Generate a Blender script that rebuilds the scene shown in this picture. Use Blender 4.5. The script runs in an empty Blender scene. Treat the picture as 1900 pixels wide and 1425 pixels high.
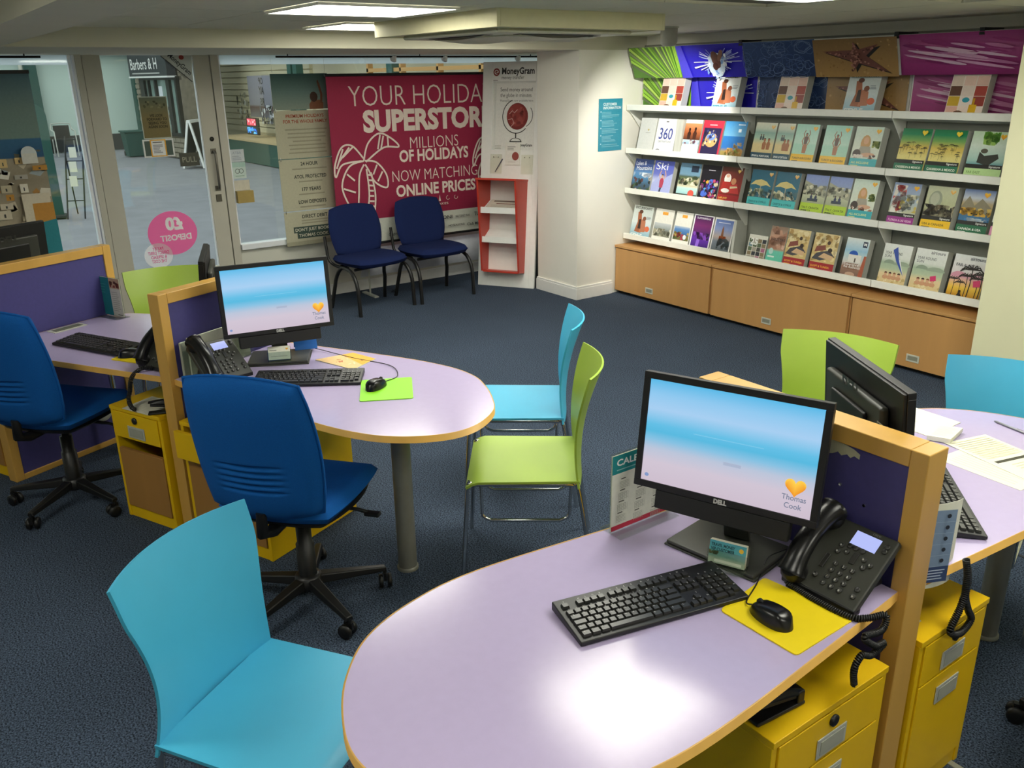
import bpy, math, random
from mathutils import Matrix, Vector
C = bpy.context.scene.collection
SC = bpy.context.scene
random.seed(7)
PI = math.pi
def rad(a): return math.radians(a)
# ---------------------------------------------------------------- camera
cam = bpy.data.cameras.new('camera'); camo = bpy.data.objects.new('camera', cam); C.objects.link(camo)
cam.sensor_width = 36.0; cam.lens = 1600.0 / 1900.0 * 36.0; cam.clip_start = 0.05; cam.clip_end = 200
def cam_matrix(pos, yaw, pitch, roll):
    f = Vector((math.sin(yaw)*math.cos(pitch), math.cos(yaw)*math.cos(pitch), -math.sin(pitch)))
    r = Vector((math.cos(yaw), -math.sin(yaw), 0)); d = f.cross(r)
    r2 = r*math.cos(roll) + d*math.sin(roll); d2 = d*math.cos(roll) - r*math.sin(roll)
    m = Matrix((r2, -d2, -f)).transposed().to_4x4(); m.translation = pos
    return m
camo.matrix_world = cam_matrix(Vector((0, 0, 1.9)), rad(-54.42), rad(19.66), rad(0.894))
SC.camera = camo
# ---------------------------------------------------------------- world, exposure
w = bpy.data.worlds.new('overcast'); SC.world = w; w.use_nodes = True
bg = w.node_tree.nodes['Background']; bg.inputs[0].default_value = (0.96, 0.975, 1.0, 1); bg.inputs[1].default_value = 1.45
vs = SC.view_settings; vs.view_transform = 'Standard'; vs.look = 'None'; vs.gamma = 1; vs.use_curve_mapping = False
vs.exposure = 0.0
LAMP = 17.0          # radiance of the ceiling light panels
# ---------------------------------------------------------------- colour + materials
def lin(h):
    h = h.lstrip('#'); o = []
    for i in (0, 2, 4):
        c = int(h[i:i+2], 16) / 255.0
        o.append(c/12.92 if c <= .04045 else ((c+.055)/1.055)**2.4)
    return (o[0], o[1], o[2], 1)
MATS = {}
def mat(name, col, rough=.5, metal=0, var=.06, scale=30, bump=0, bscale=200, coat=0, spec=.5, stretch=None, emit=None):
    if name in MATS: return MATS[name]
    m = bpy.data.materials.new(name); m.use_nodes = True; nt = m.node_tree; N = nt.nodes; L = nt.links
    b = N['Principled BSDF']; b.inputs['Roughness'].default_value = rough; b.inputs['Metallic'].default_value = metal
    b.inputs['Specular IOR Level'].default_value = spec; b.inputs['Coat Weight'].default_value = coat
    tc = N.new('ShaderNodeTexCoord'); nz = N.new('ShaderNodeTexNoise'); nz.inputs['Scale'].default_value = scale; nz.inputs['Detail'].default_value = 4
    src = tc.outputs['Object']
    if stretch:
        mp = N.new('ShaderNodeMapping'); mp.inputs['Scale'].default_value = stretch; L.new(src, mp.inputs[0]); src = mp.outputs[0]
    L.new(src, nz.inputs['Vector'])
    c = lin(col) if isinstance(col, str) else col
    mx = N.new('ShaderNodeMix'); mx.data_type = 'RGBA'
    mx.inputs[6].default_value = tuple(max(0, v*(1-var*2)) for v in c[:3]) + (1,)
    mx.inputs[7].default_value = tuple(min(1, v*(1+var*2)) for v in c[:3]) + (1,)
    L.new(nz.outputs[0], mx.inputs[0]); L.new(mx.outputs[2], b.inputs['Base Color'])
    if bump:
        n2 = N.new('ShaderNodeTexNoise'); n2.inputs['Scale'].default_value = bscale; n2.inputs['Detail'].default_value = 3; L.new(tc.outputs['Object'], n2.inputs['Vector'])
        bp = N.new('ShaderNodeBump'); bp.inputs['Strength'].default_value = bump; bp.inputs['Distance'].default_value = .004
        L.new(n2.outputs[0], bp.inputs['Height']); L.new(bp.outputs[0], b.inputs['Normal'])
    if emit:
        b.inputs['Emission Color'].default_value = lin(emit[0]); b.inputs['Emission Strength'].default_value = emit[1]
    MATS[name] = m; return m
def clear_mat(name, tint='#ffffff', gloss=.06, white=0.0):
    if name in MATS: return MATS[name]
    m = bpy.data.materials.new(name); m.use_nodes = True; nt = m.node_tree; N = nt.nodes; L = nt.links
    out = N['Material Output']; N.remove(N['Principled BSDF'])
    t = N.new('ShaderNodeBsdfTransparent'); t.inputs[0].default_value = lin(tint)
    g = N.new('ShaderNodeBsdfGlossy'); g.inputs['Roughness'].default_value = .03
    nz = N.new('ShaderNodeTexNoise'); nz.inputs['Scale'].default_value = 3
    mr = N.new('ShaderNodeMapRange'); mr.inputs[3].default_value = gloss*.8; mr.inputs[4].default_value = gloss*1.2; L.new(nz.outputs[0], mr.inputs[0])
    mx = N.new('ShaderNodeMixShader'); L.new(mr.outputs[0], mx.inputs[0]); L.new(t.outputs[0], mx.inputs[1]); L.new(g.outputs[0], mx.inputs[2])
    last = mx
    if white:
        d = N.new('ShaderNodeBsdfTranslucent'); d.inputs[0].default_value = (.9, .95, 1, 1)
        m2 = N.new('ShaderNodeMixShader'); m2.inputs[0].default_value = white; L.new(mx.outputs[0], m2.inputs[1]); L.new(d.outputs[0], m2.inputs[2]); last = m2
    L.new(last.outputs[0], out.inputs[0]); MATS[name] = m; return m
def ink_mat(name='ink', rough=.35, emit=0):
    if name in MATS: return MATS[name]
    m = bpy.data.materials.new(name); m.use_nodes = True; nt = m.node_tree; N = nt.nodes; L = nt.links; b = N['Principled BSDF']
    b.inputs['Roughness'].default_value = rough
    a = N.new('ShaderNodeAttribute'); a.attribute_name = 'Col'
    nz = N.new('ShaderNodeTexNoise'); nz.inputs['Scale'].default_value = 60; nz.inputs['Detail'].default_value = 5
    tc = N.new('ShaderNodeTexCoord'); L.new(tc.outputs['Object'], nz.inputs['Vector'])
    mr = N.new('ShaderNodeMapRange'); mr.inputs[3].default_value = .9; mr.inputs[4].default_value = 1.1; L.new(nz.outputs[0], mr.inputs[0])
    vm = N.new('ShaderNodeVectorMath'); vm.operation = 'SCALE'; L.new(a.outputs['Color'], vm.inputs[0]); L.new(mr.outputs[0], vm.inputs['Scale'])
    if emit:
        b.inputs['Base Color'].default_value = (.01, .01, .01, 1)
        L.new(a.outputs['Color'], b.inputs['Emission Color']); b.inputs['Emission Strength'].default_value = emit
    else: L.new(vm.outputs[0], b.inputs['Base Color'])
    MATS[name] = m; return m
def carpet_mat():
    m = mat('carpet', '#3f4c60', rough=.95, var=.0, spec=.15)
    nt = m.node_tree; N = nt.nodes; L = nt.links; b = N['Principled BSDF']
    tc = N.new('ShaderNodeTexCoord'); n1 = N.new('ShaderNodeTexNoise'); n1.inputs['Scale'].default_value = 170; n1.inputs['Detail'].default_value = 3
    n2 = N.new('ShaderNodeTexNoise'); n2.inputs['Scale'].default_value = 1.3; n2.inputs['Detail'].default_value = 4
    L.new(tc.outputs['Object'], n1.inputs['Vector']); L.new(tc.outputs['Object'], n2.inputs['Vector'])
    r = N.new('ShaderNodeValToRGB'); r.color_ramp.elements[0].position = .36; r.color_ramp.elements[1].position = .68
    r.color_ramp.elements[0].color = lin('#1c2430'); r.color_ramp.elements[1].color = lin('#627289'); L.new(n1.outputs[0], r.inputs[0])
    mx = N.new('ShaderNodeMix'); mx.data_type = 'RGBA'; mx.blend_type = 'MULTIPLY'; mx.inputs[0].default_value = .35
    L.new(r.outputs[0], mx.inputs[6]); L.new(n2.outputs[0], mx.inputs[7]); L.new(mx.outputs[2], b.inputs['Base Color'])
    bp = N.new('ShaderNodeBump'); bp.inputs['Strength'].default_value = .6; bp.inputs['Distance'].default_value = .006
    L.new(n1.outputs[0], bp.inputs['Height']); L.new(bp.outputs[0], b.inputs['Normal']); return m
INK = ink_mat(); INKM = ink_mat('ink_matt', .7); SCREEN = ink_mat('screen_glow', .3, 1.0)
CARPET = carpet_mat()
WALL = mat('wall_paint', '#f3f1e6', .75, var=.02, scale=4, bump=.05, bscale=60)
PILLAR = mat('pillar_paint', '#e0deb9', .75, var=.02, scale=4)
CEIL = mat('ceiling_tile', '#d6d3c0', .9, var=.03, scale=40)
SOFFIT = mat('soffit_paint', '#cfccb8', .85, var=.02, scale=6)
FRAME = mat('frame_paint', '#c9c5b6', .55, var=.03, scale=8)
WHITEP = mat('white_gloss', '#f2f2ee', .4, var=.02)
UPVC = mat('white_frame', '#f4f6fa', .4, var=.01)
BEECH = mat('beech_edge', '#d3a552', .35, var=.10, scale=9, stretch=(1, 1, .12))
BEECHC = mat('beech_cabinet', '#c4945a', .42, var=.07, scale=14, stretch=(.6, .6, .05))
BEECHD = mat('beech_dark_front', '#a87a3e', .5, var=.07, scale=16, stretch=(.6, .6, .08))
LAV = mat('lavender_laminate', '#b9acd0', .18, var=.015, scale=40, spec=.5)
PURP = mat('purple_board', '#47437f', .55, var=.05, scale=60)
YEL = mat('yellow_laminate', '#f0c30f', .38, var=.03, scale=8)
LIME = mat('lime_plastic', '#9fbb46', .38, var=.02, scale=10)
TURQ = mat('turquoise_plastic', '#48b4da', .38, var=.02, scale=10)
BLUEF = mat('blue_fabric', '#0d559f', .9, var=.10, scale=260, bump=.3, bscale=700, spec=.2)
NAVYF = mat('navy_fabric', '#1b2752', .95, var=.14, scale=300, bump=.3, bscale=800, spec=.15)
BLACK = mat('black_plastic', '#141414', .42, var=.10, scale=60)
BLACKM = mat('black_matt', '#1b1b1b', .7, var=.10, scale=80)
BLACKG = mat('black_gloss', '#101011', .27, var=.05, scale=30)
CHARC = mat('charcoal_plastic', '#3a3b35', .4, var=.06, scale=60)
KEYM = mat('key_plastic', '#2a2a28', .33, var=.08, scale=40)
CHROME = mat('chrome', '#d8d8d6', .12, metal=1, var=.03)
GREYM = mat('grey_leg_metal', '#8d8d84', .45, metal=.35, var=.04)
ALU = mat('aluminium', '#c6c8be', .4, metal=.25, var=.05)
GREYP = mat('pale_grey_plastic', '#c9cabc', .5, var=.04)
PAPER = mat('paper', '#e6e4cf', .7, var=.02, scale=50)
PAGES = mat('brochure_pages', '#c7c8bf', .7, var=.12, scale=160, stretch=(1, .02, .02))
SHELFW = mat('shelf_white', '#f8f8f0', .4, var=.02)
SHELFG = mat('rack_grey', '#8d8f86', .6, var=.04)
RED = mat('red_laminate', '#c23b2a', .4, var=.04)
GLASS = clear_mat('window_glass', '#f4fbf8', .07)
ACRYL = clear_mat('clear_acrylic', '#f3f7f3', .10)
FROST = clear_mat('frosted_film', '#ffffff', .02, .75)

def film_mat(name, col=None, tr=.7):
    """thin vinyl: light from behind glows through it"""
    if name in MATS: return MATS[name]
    m = bpy.data.materials.new(name); m.use_nodes = True; nt = m.node_tree; N = nt.nodes; L = nt.links; out = N['Material Output']; N.remove(N['Principled BSDF'])
    d = N.new('ShaderNodeBsdfDiffuse'); t = N.new('ShaderNodeBsdfTranslucent'); mx = N.new('ShaderNodeMixShader'); mx.inputs[0].default_value = tr
    if col: 
        nz = N.new('ShaderNodeTexNoise'); nz.inputs['Scale'].default_value = 20; q = N.new('ShaderNodeMix'); q.data_type = 'RGBA'; c = lin(col); q.inputs[6].default_value = tuple(v*.97 for v in c[:3])+(1,); q.inputs[7].default_value = c; L.new(nz.outputs[0], q.inputs[0]); src = q.outputs[2]
    else: a = N.new('ShaderNodeAttribute'); a.attribute_name = 'Col'; src = a.outputs['Color']
    L.new(src, d.inputs[0]); L.new(src, t.inputs[0]); L.new(d.outputs[0], mx.inputs[1]); L.new(t.outputs[0], mx.inputs[2]); L.new(mx.outputs[0], out.inputs[0]); MATS[name] = m; return m
INKF = film_mat('ink_film')
# ---------------------------------------------------------------- mesh helpers
class MB:
    def __init__(s): s.V = []; s.F = []; s.M = []; s.S = []
    def add(s, V, F, T=None, m=0, smooth=False):
        n = len(s.V)
        for v in V:
            v = Vector(v); s.V.append(T @ v if T else v)
        for f in F:
            s.F.append(tuple(i+n for i in f)); s.M.append(m); s.S.append(smooth)
        return s
    def box(s, x0, x1, y0, y1, z0, z1, T=None, m=0):
        V = [(x0,y0,z0),(x1,y0,z0),(x1,y1,z0),(x0,y1,z0),(x0,y0,z1),(x1,y0,z1),(x1,y1,z1),(x0,y1,z1)]
        return s.add(V, [(0,3,2,1),(4,5,6,7),(0,1,5,4),(1,2,6,5),(2,3,7,6),(3,0,4,7)], T, m)
    def prism(s, pts, z0, z1, T=None, m=0, smooth=False):
        n = len(pts); V = [(x,y,z0) for x,y in pts] + [(x,y,z1) for x,y in pts]
        F = [tuple(range(n-1,-1,-1)), tuple(range(n, 2*n))]
        k = len(s.F); s.add(V, F, T, m)
        s.add(V, [(i,(i+1)%n,n+(i+1)%n,n+i) for i in range(n)], T, m, smooth); return s
    def tube(s, P, r, n=8, T=None, m=0, closed=False, cap=True):
        P = [Vector(p) for p in P]; k = len(P); V = []; F = []
        R = r if isinstance(r, (list, tuple)) else [r]*k
        up = None
        for i in range(k):
            a = P[i-1] if (i > 0 or closed) else P[i]; b = P[(i+1) % k] if (i < k-1 or closed) else P[i]
            t = (b-a).normalized()
            if up is None:
                up = Vector((0,0,1)) if abs(t.z) < .9 else Vector((1,0,0))
            x = t.cross(up)
            if x.length < 1e-6: x = t.orthogonal()
            x.normalize(); y = x.cross(t).normalized(); up = y
            for j in range(n):
                a2 = 2*PI*j/n; V.append(P[i] + x*math.cos(a2)*R[i] + y*math.sin(a2)*R[i])
        for i in range(k if closed else k-1):
            for j in range(n):
                i2 = (i+1) % k
                F.append((i*n+j, i*n+(j+1)%n, i2*n+(j+1)%n, i2*n+j))
        s.add(V, F, T, m, True)
        if cap and not closed:
            s.add([V[j] for j in range(n)], [tuple(range(n-1,-1,-1))], T, m); s.add(V[-n:], [tuple(range(n))], T, m)
        return s
    def lathe(s, prof, n=20, T=None, m=0, smooth=True):
        V = []; F = []; k = len(prof)
        for r, z in prof:
            for j in range(n): V.append((r*math.cos(2*PI*j/n), r*math.sin(2*PI*j/n), z))
        for i in range(k-1):
            for j in range(n): F.append((i*n+j, i*n+(j+1)%n, (i+1)*n+(j+1)%n, (i+1)*n+j))
        s.add(V, F, T, m, smooth)
        if prof[0][0] > 1e-5: s.add(V[:n], [tuple(range(n-1,-1,-1))], T, m)
        if prof[-1][0] > 1e-5: s.add(V[-n:], [tuple(range(n))], T, m)
        return s
    def grid(s, fn, nu, nv, T=None, m=0, smooth=True, flip=False):
        V = [fn(i/nu, j/nv) for i in range(nu+1) for j in range(nv+1)]
        F = []
        for i in range(nu):
            for j in range(nv):
                a = i*(nv+1)+j; f = (a, a+nv+1, a+nv+2, a+1); F.append(f[::-1] if flip else f)
        return s.add(V, F, T, m, smooth)
    def build(s, name, mats, parent=None, bevel=0, seg=2, loc=None, rot=None):
        me = bpy.data.meshes.new(name); me.from_pydata([tuple(v) for v in s.V], [], s.F)
        if not isinstance(mats, (list, tuple)): mats = [mats]
        for m in mats: me.materials.append(m)
        me.polygons.foreach_set('material_index', s.M)
        me.polygons.foreach_set('use_smooth', [bool(x) or bevel > 0 for x in s.S]); me.update()
        return link(name, me, parent, bevel, seg, loc, rot)
def link(name, me, parent=None, bevel=0, seg=2, loc=None, rot=None):
    o = bpy.data.objects.new(name, me); C.objects.link(o)
    if parent: o.parent = parent
    if loc: o.location = loc
    if rot: o.rotation_euler = rot
    if bevel:
        b = o.modifiers.new('bevel', 'BEVEL'); b.width = bevel; b.segments = seg; b.limit_method = 'ANGLE'; b.angle_limit = rad(40); b.harden_normals = True
    return o
def tag(o, label, cat, group=None):
    o['label'] = label; o['category'] = cat
    if group: o['group'] = group
    return o
def thing(name, label, cat, loc=(0,0,0), rz=0, group=None):
    o = bpy.data.objects.new(name, None); C.objects.link(o); o.empty_display_size = .1
    o.location = loc; o.rotation_euler = (0, 0, rz); return tag(o, label, cat, group)
def struct(o): o['kind'] = 'structure'; return o
def solidbox(name, x0, x1, y0, y1, z0, z1, m, parent=None, bevel=0):
    cx, cy, cz = (x0+x1)/2, (y0+y1)/2, (z0+z1)/2
    return MB().box(x0-cx, x1-cx, y0-cy, y1-cy, z0-cz, z1-cz).build(name, m, parent, bevel, loc=(cx, cy, cz))
def Tm(loc=(0,0,0), rz=0, rx=0, ry=0):
    return Matrix.Translation(loc) @ Matrix.Rotation(rz, 4, 'Z') @ Matrix.Rotation(ry, 4, 'Y') @ Matrix.Rotation(rx, 4, 'X')
def catmull(P, n=6, closed=False):
    P = [Vector(p) for p in P]; out = []; k = len(P)
    for i in range(k if closed else k-1):
        p0 = P[i-1] if (i > 0 or closed) else P[i]; p1 = P[i]; p2 = P[(i+1) % k]; p3 = P[(i+2) % k] if (closed or i+2 < k) else P[i+1]
        for j in range(n):
            t = j/n
            out.append(.5*((2*p1) + (p2-p0)*t + (2*p0-5*p1+4*p2-p3)*t*t + (3*p1-p0-3*p2+p3)*t**3))
    if not closed: out.append(P[-1])
    return out
def coil(path, R, r, turns, per=8, n=5):
    """helix of radius R wound along a smooth path"""
    P = catmull(path, 12); L = [0]
    for i in range(1, len(P)): L.append(L[-1] + (P[i]-P[i-1]).length)
    N = int(turns*per); out = []; up = Vector((0.3, .2, 1)); k = 0
    for i in range(N+1):
        d = L[-1]*i/N
        while k < len(L)-2 and L[k+1] < d: k += 1
        f = (d-L[k])/max(1e-9, L[k+1]-L[k]); p = P[k].lerp(P[k+1], f); t = (P[k+1]-P[k]).normalized()
        x = t.cross(up)
        if x.length < 1e-4: x = t.orthogonal()
        x.normalize(); y = x.cross(t).normalized(); a = 2*PI*i/per
        out.append(p + x*math.cos(a)*R + y*math.sin(a)*R)
    return MB().tube(out, r, n)
# ---------------------------------------------------------------- print (flat lettering and pictures)
_TXT = {}
def text_geo(s, bold=0.0):
    k = (s, bold)
    if k in _TXT: return _TXT[k]
    cu = bpy.data.curves.new('t', 'FONT'); cu.body = s; cu.size = 1; cu.dimensions = '2D'; cu.fill_mode = 'FRONT'; cu.resolution_u = 3; cu.offset = bold
    o = bpy.data.objects.new('t', cu); me = bpy.data.meshes.new_from_object(o)
    V = [(v.co.x, v.co.y) for v in me.vertices]; F = [tuple(p.vertices) for p in me.polygons]
    bpy.data.objects.remove(o); bpy.data.curves.remove(cu); bpy.data.meshes.remove(me)
    if V:
        x0 = min(v[0] for v in V); x1 = max(v[0] for v in V)
    else: x0 = x1 = 0
    _TXT[k] = (V, F, x0, x1); return _TXT[k]
class Print:
    def __init__(s, dz=.0002): s.V = []; s.F = []; s.K = []; s.l = 0; s.dz = dz
    def poly(s, pts, col, faces=None):
        """pts 2d; col one colour or one per point"""
        s.l += 1; n = len(s.V); z = s.l*s.dz
        one = isinstance(col, str)
        for i, p in enumerate(pts):
            s.V.append((p[0], p[1], z)); s.K.append(lin(col) if one else (lin(col[i]) if isinstance(col[i], str) else col[i]))
        s.F += [tuple(i+n for i in f) for f in (faces or [tuple(range(len(pts)))])]
        return s
    def rect(s, x0, y0, x1, y1, col): return s.poly([(x0,y0),(x1,y0),(x1,y1),(x0,y1)], col)
    def grad(s, x0, y0, x1, y1, stops):
        """vertical gradient, stops [(t, colour)] from bottom to top"""
        P = []; K = []; F = []
        for i, (t, c) in enumerate(stops):
            y = y0 + (y1-y0)*t; P += [(x0,y),(x1,y)]; K += [c, c]
            if i: F.append((2*i-2, 2*i-1, 2*i+1, 2*i))
        return s.poly(P, K, F)
    def ell(s, cx, cy, rx, ry, col, n=20, a0=0, a1=2*PI, rot=0):
        P = []
        for i in range(n):
            a = a0 + (a1-a0)*i/(n if abs(a1-a0-2*PI) < 1e-6 else n-1); x = rx*math.cos(a); y = ry*math.sin(a)
            P.append((cx + x*math.cos(rot) - y*math.sin(rot), cy + x*math.sin(rot) + y*math.cos(rot)))
        return s.poly(P, col)
    def ring(s, cx, cy, r, wd, col, n=28, a0=0, a1=2*PI, sy=1):
        P = []; F = []
        for i in range(n+1):
            a = a0 + (a1-a0)*i/n
            P += [(cx+(r-wd/2)*math.cos(a), cy+sy*(r-wd/2)*math.sin(a)), (cx+(r+wd/2)*math.cos(a), cy+sy*(r+wd/2)*math.sin(a))]
            if i: F.append((2*i-2, 2*i-1, 2*i+1, 2*i))
        return s.poly(P, col, F)
    def line(s, pts, wd, col):
        P = []; F = []; n = len(pts)
        for i in range(n):
            a = Vector(pts[max(0,i-1)][:2]); b = Vector(pts[min(n-1,i+1)][:2]); t = b-a
            if t.length < 1e-9: t = Vector((1,0))
            t.normalize(); q = Vector((-t.y, t.x))*wd/2; p = Vector(pts[i][:2])
            P += [tuple(p+q), tuple(p-q)]
            if i: F.append((2*i-2, 2*i-1, 2*i+1, 2*i))
        return s.poly(P, col, F)
    def text(s, t, x, y, size, col, align='l', width=None, bold=0.0, mirror=False, rot=0, maxw=None):
        V, F, a, b = text_geo(t, bold)
        if not V: return s
        sx = size if width is None else width/max(1e-6, b-a)
        if maxw and (b-a)*sx > maxw: sx = maxw/(b-a)
        wd = (b-a)*sx; off = {'l': 0, 'c': -wd/2, 'r': -wd}[align]
        P = []
        for vx, vy in V:
            px = (vx-a)*sx + off; py = vy*size
            if mirror: px = -px - (0 if align == 'c' else wd*(1 if align == 'l' else -1)*-1*0)
            P.append((x + px*math.cos(rot) - py*math.sin(rot), y + px*math.sin(rot) + py*math.cos(rot)))
        F2 = [f[::-1] for f in F] if mirror else F
        return s.poly(P, col, F2)
    def blobs(s, n, x0, y0, x1, y1, r0, r1, cols, rnd, sq=1.0, sides=5):
        P = []; K = []; F = []
        for i in range(n):
            cx = rnd.uniform(x0, x1); cy = rnd.uniform(y0, y1); r = rnd.uniform(r0, r1); c = rnd.choice(cols); a0 = rnd.uniform(0, 6); b = len(P)
            for j in range(sides):
                a = a0 + 2*PI*j/sides; q = r*rnd.uniform(.6, 1.2)
                P.append((min(max(cx+q*math.cos(a), x0), x1), min(max(cy+q*sq*math.sin(a), y0), y1))); K.append(c)
            F.append(tuple(range(b, b+sides)))
        return s.poly(P, K, F)
    def lines(s, n, x0, x1, y0, y1, col, th, rnd, ragged=.3):
        """greeked small print"""
        P = []; F = []
        for i in range(n):
            y = y1 - (y1-y0)*(i+.5)/n; xe = x1 - (x1-x0)*ragged*rnd.random(); b = len(P)
            P += [(x0,y-th/2),(xe,y-th/2),(xe,y+th/2),(x0,y+th/2)]; F.append((b,b+1,b+2,b+3))
        return s.poly(P, col, F)
    def build(s, name, parent, o=(0,0,0), x=(1,0,0), y=(0,0,1), m=None, label=None):
        o = Vector(o); x = Vector(x).normalized(); y = Vector(y).normalized(); n = x.cross(y)
        me = bpy.data.meshes.new(name)
        me.from_pydata([tuple(o + x*v[0] + y*v[1] + n*v[2]) for v in s.V], [], s.F)
        ca = me.color_attributes.new('Col', 'FLOAT_COLOR', 'POINT')
        flat = [c for k in s.K for c in k]; ca.data.foreach_set('color', flat); me.materials.append(m or INK); me.update()
        ob = link(name, me, parent)
        if label: ob['label'] = label
        return ob
def heart(P, cx, cy, s, cols=('#f6a51c', '#ffd53a')):
    pts = []
    for i in range(28):
        t = 2*PI*i/28; pts.append((cx + s*.06*16*math.sin(t)**3*.55, cy + s*.033*(13*math.cos(t)-5*math.cos(2*t)-2*math.cos(3*t)-math.cos(4*t))))
    P.poly(pts, [cols[0] if p[1] < cy else cols[1] for p in pts])
    return P
# ================================================================= the room
XW = -7.38; YB = 5.62; ZC = 2.2; ZS = 2.093
flo = struct(MB().box(XW, 2.6, -2.6, 5.75, -.06, 0).build('floor', CARPET))
# ceiling slab with tiles; a light fitting takes the place of a tile
LIGHTS = [(-4.2, 1.62, 1), (-5.4, 2.32, 2), (-5.4, 3.35, 3), (-2.6, 1.92, 0), (-2.64, 2.82, 4), (-2.0, 3.75, 0), (-.8, 1.92, 0), (-.8, .0, 0), (.9, .9, 0), (-2.9, -1.0, 0)]  # unseen panels added to brighten: behind air conditioner, by the shelves, and the last
ceil = struct(MB().box(-5.78, 2.6, -2.6, 5.75, ZC+.014, ZC+.1).build('ceiling', mat('ceiling_void', '#6d6b60', .9)))
tile_me = MB().box(-.297, .297, -.347, .347, 0, .014).build('ceiling_tile', CEIL, ceil)
tm = tile_me.data; bpy.data.objects.remove(tile_me)
gx = [-5.7 + .6*i for i in range(8)]; gy = [1.27 + .7*i for i in range(7)]
for x in gx:
    for y in gy:
        cx, cy = x, y
        if any(abs(cx-(lx+.3)) < .45 and abs(cy-(ly+.35)) < .5 for lx, ly, v in LIGHTS): continue
        if not (-5.5 < cx < -1.4): continue
        link('ceiling_tile', tm, ceil, loc=(cx, cy, ZC))
# plain strips of tile board around the grid
CE2 = mat('ceiling_board', '#d6d3c0', .9, var=.02, scale=8)
struct(MB().box(-1.42, 2.6, -2.6, 5.75, ZC, ZC+.013).build('ceiling', CE2)); struct(MB().box(-5.78, -1.42, -2.6, .72, ZC, ZC+.013).build('ceiling', CE2))
struct(MB().box(-5.78, -5.402, .72, 5.75, ZC+.002, ZC+.013).build('ceiling', CE2))
DIFF = bpy.data.materials.new('light_diffuser'); DIFF.use_nodes = True
_b = DIFF.node_tree.nodes['Principled BSDF']; _b.inputs['Base Color'].default_value = (.9, .9, .85, 1)
_n = DIFF.node_tree.nodes.new('ShaderNodeTexNoise'); _n.inputs['Scale'].default_value = 8; _r = DIFF.node_tree.nodes.new('ShaderNodeMapRange')
_r.inputs[3].default_value = LAMP*.97; _r.inputs[4].default_value = LAMP*1.03
DIFF.node_tree.links.new(_n.outputs[0], _r.inputs[0]); DIFF.node_tree.links.new(_r.outputs[0], _b.inputs['Emission Strength'])
_b.inputs['Emission Color'].default_value = (1.0, .985, .86, 1)
LL = {4: 'edge of a ceiling light panel at the top right of the air conditioner', 1: 'larger bright ceiling light panel nearest the camera', 2: 'smaller bright ceiling light panel partly behind the air conditioner', 3: 'added unseen ceiling light panel behind the boxed air conditioner', 0: 'unseen ceiling light panel out of the picture overhead'}
for lx, ly, v in LIGHTS:
    t = thing('ceiling_light', LL[v], 'light', (lx+.3, ly+.35, ZC-.012), 0, 'recessed ceiling light panels')
    f = MB(); f.box(-.3,.3,-.35,-.335,0,.012).box(-.3,.3,.335,.35,0,.012).box(-.3,-.285,-.335,.335,0,.012).box(.285,.3,-.335,.335,0,.012); f.build('frame', WHITEP, t)
    MB().box(-.285,.285,-.335,.335,.004,.011).build('diffuser', DIFF, t)
# downstand over the shop window, cross beam
struct(MB().box(XW-.1, -5.78, -2.6, 5.75, ZS, ZC+.1).build('ceiling', SOFFIT))
struct(MB().box(-5.78, 2.6, .455, .70, ZS, ZC+.02).build('trim_1', SOFFIT))
# walls
struct(MB().box(-6.35, 2.6, YB, YB+.1, 0, ZC+.1).build('wall_back', WALL))
struct(MB().box(-6.35, -5.785, 4.865, YB+.05, 0, ZC).build('wall_column', WALL))
struct(MB().box(XW-.1, -6.35, 5.72, 5.82, 0, ZS).build('wall_alcove', WALL))
struct(MB().box(-2.36, 2.6, 5.02, YB, 0, ZC).build('wall_right', PILLAR))
struct(MB().box(2.6, 2.7, -2.6, 5.7, 0, ZC+.1).build('wall_front', WALL)); struct(MB().box(XW-.1, 2.7, -2.7, -2.6, 0, ZC+.1).build('wall_left', WALL))
# skirting of the column: moulded profile
def skirt(name, x0, x1, y0, y1):
    b = MB(); b.box(x0, x1, y0, y1, 0, .10); dx = .004; b.box(x0+dx, x1-dx, y0+dx, y1-dx, .10, .118); return struct(b.build(name, WHITEP, None, .003))
skirt('baseboard_column', -6.36, -5.768, 4.848, 5.28)
struct(MB().box(-1.42, 2.5, 3.50, 3.515, 0, .003).build('trim_4', mat('seam_dark', '#20242a', .8))); struct(MB().box(-.925, 2.5, 2.165, 2.185, 0, .004).build('trim_5', mat('floor_strip', '#8f8f80', .5)))
# ---- window wall
def wbox(name, y0, y1, z0, z1, m, x0=XW-.05, x1=XW+.03, parent=None, bevel=.002): 
    return solidbox(name, x0, x1, y0, y1, z0, z1, m, parent, bevel)
LOWW = mat('low_wall_paint', '#dddccf', .6, var=.02, scale=5)
struct(wbox('wall_window', 2.425, 5.75, 0, .523, LOWW, XW-.1, XW)); struct(wbox('wall_window_left', -2.6, 1.36, 0, .47, LOWW, XW-.1, XW))
struct(wbox('baseboard_window', 2.43, 5.72, 0, .10, WHITEP, XW, XW+.02, None, .004))
w2 = struct(wbox('window_2', 2.425, 5.72, .523, .568, UPVC, XW-.06, XW+.045))
wbox('frame_post', 2.405, 2.437, .568, ZS, UPVC, XW-.06, XW-.005, w2).matrix_parent_inverse = w2.matrix_world.inverted()
w1 = struct(wbox('window_1', -2.6, 1.36, .47, .512, UPVC, XW-.06, XW+.03))
def kid(o, p):
    o.parent = p; o.matrix_parent_inverse = Matrix.Translation(-Vector(p.location)); return o
for o in list(w2.children): kid(o, w2)
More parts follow.
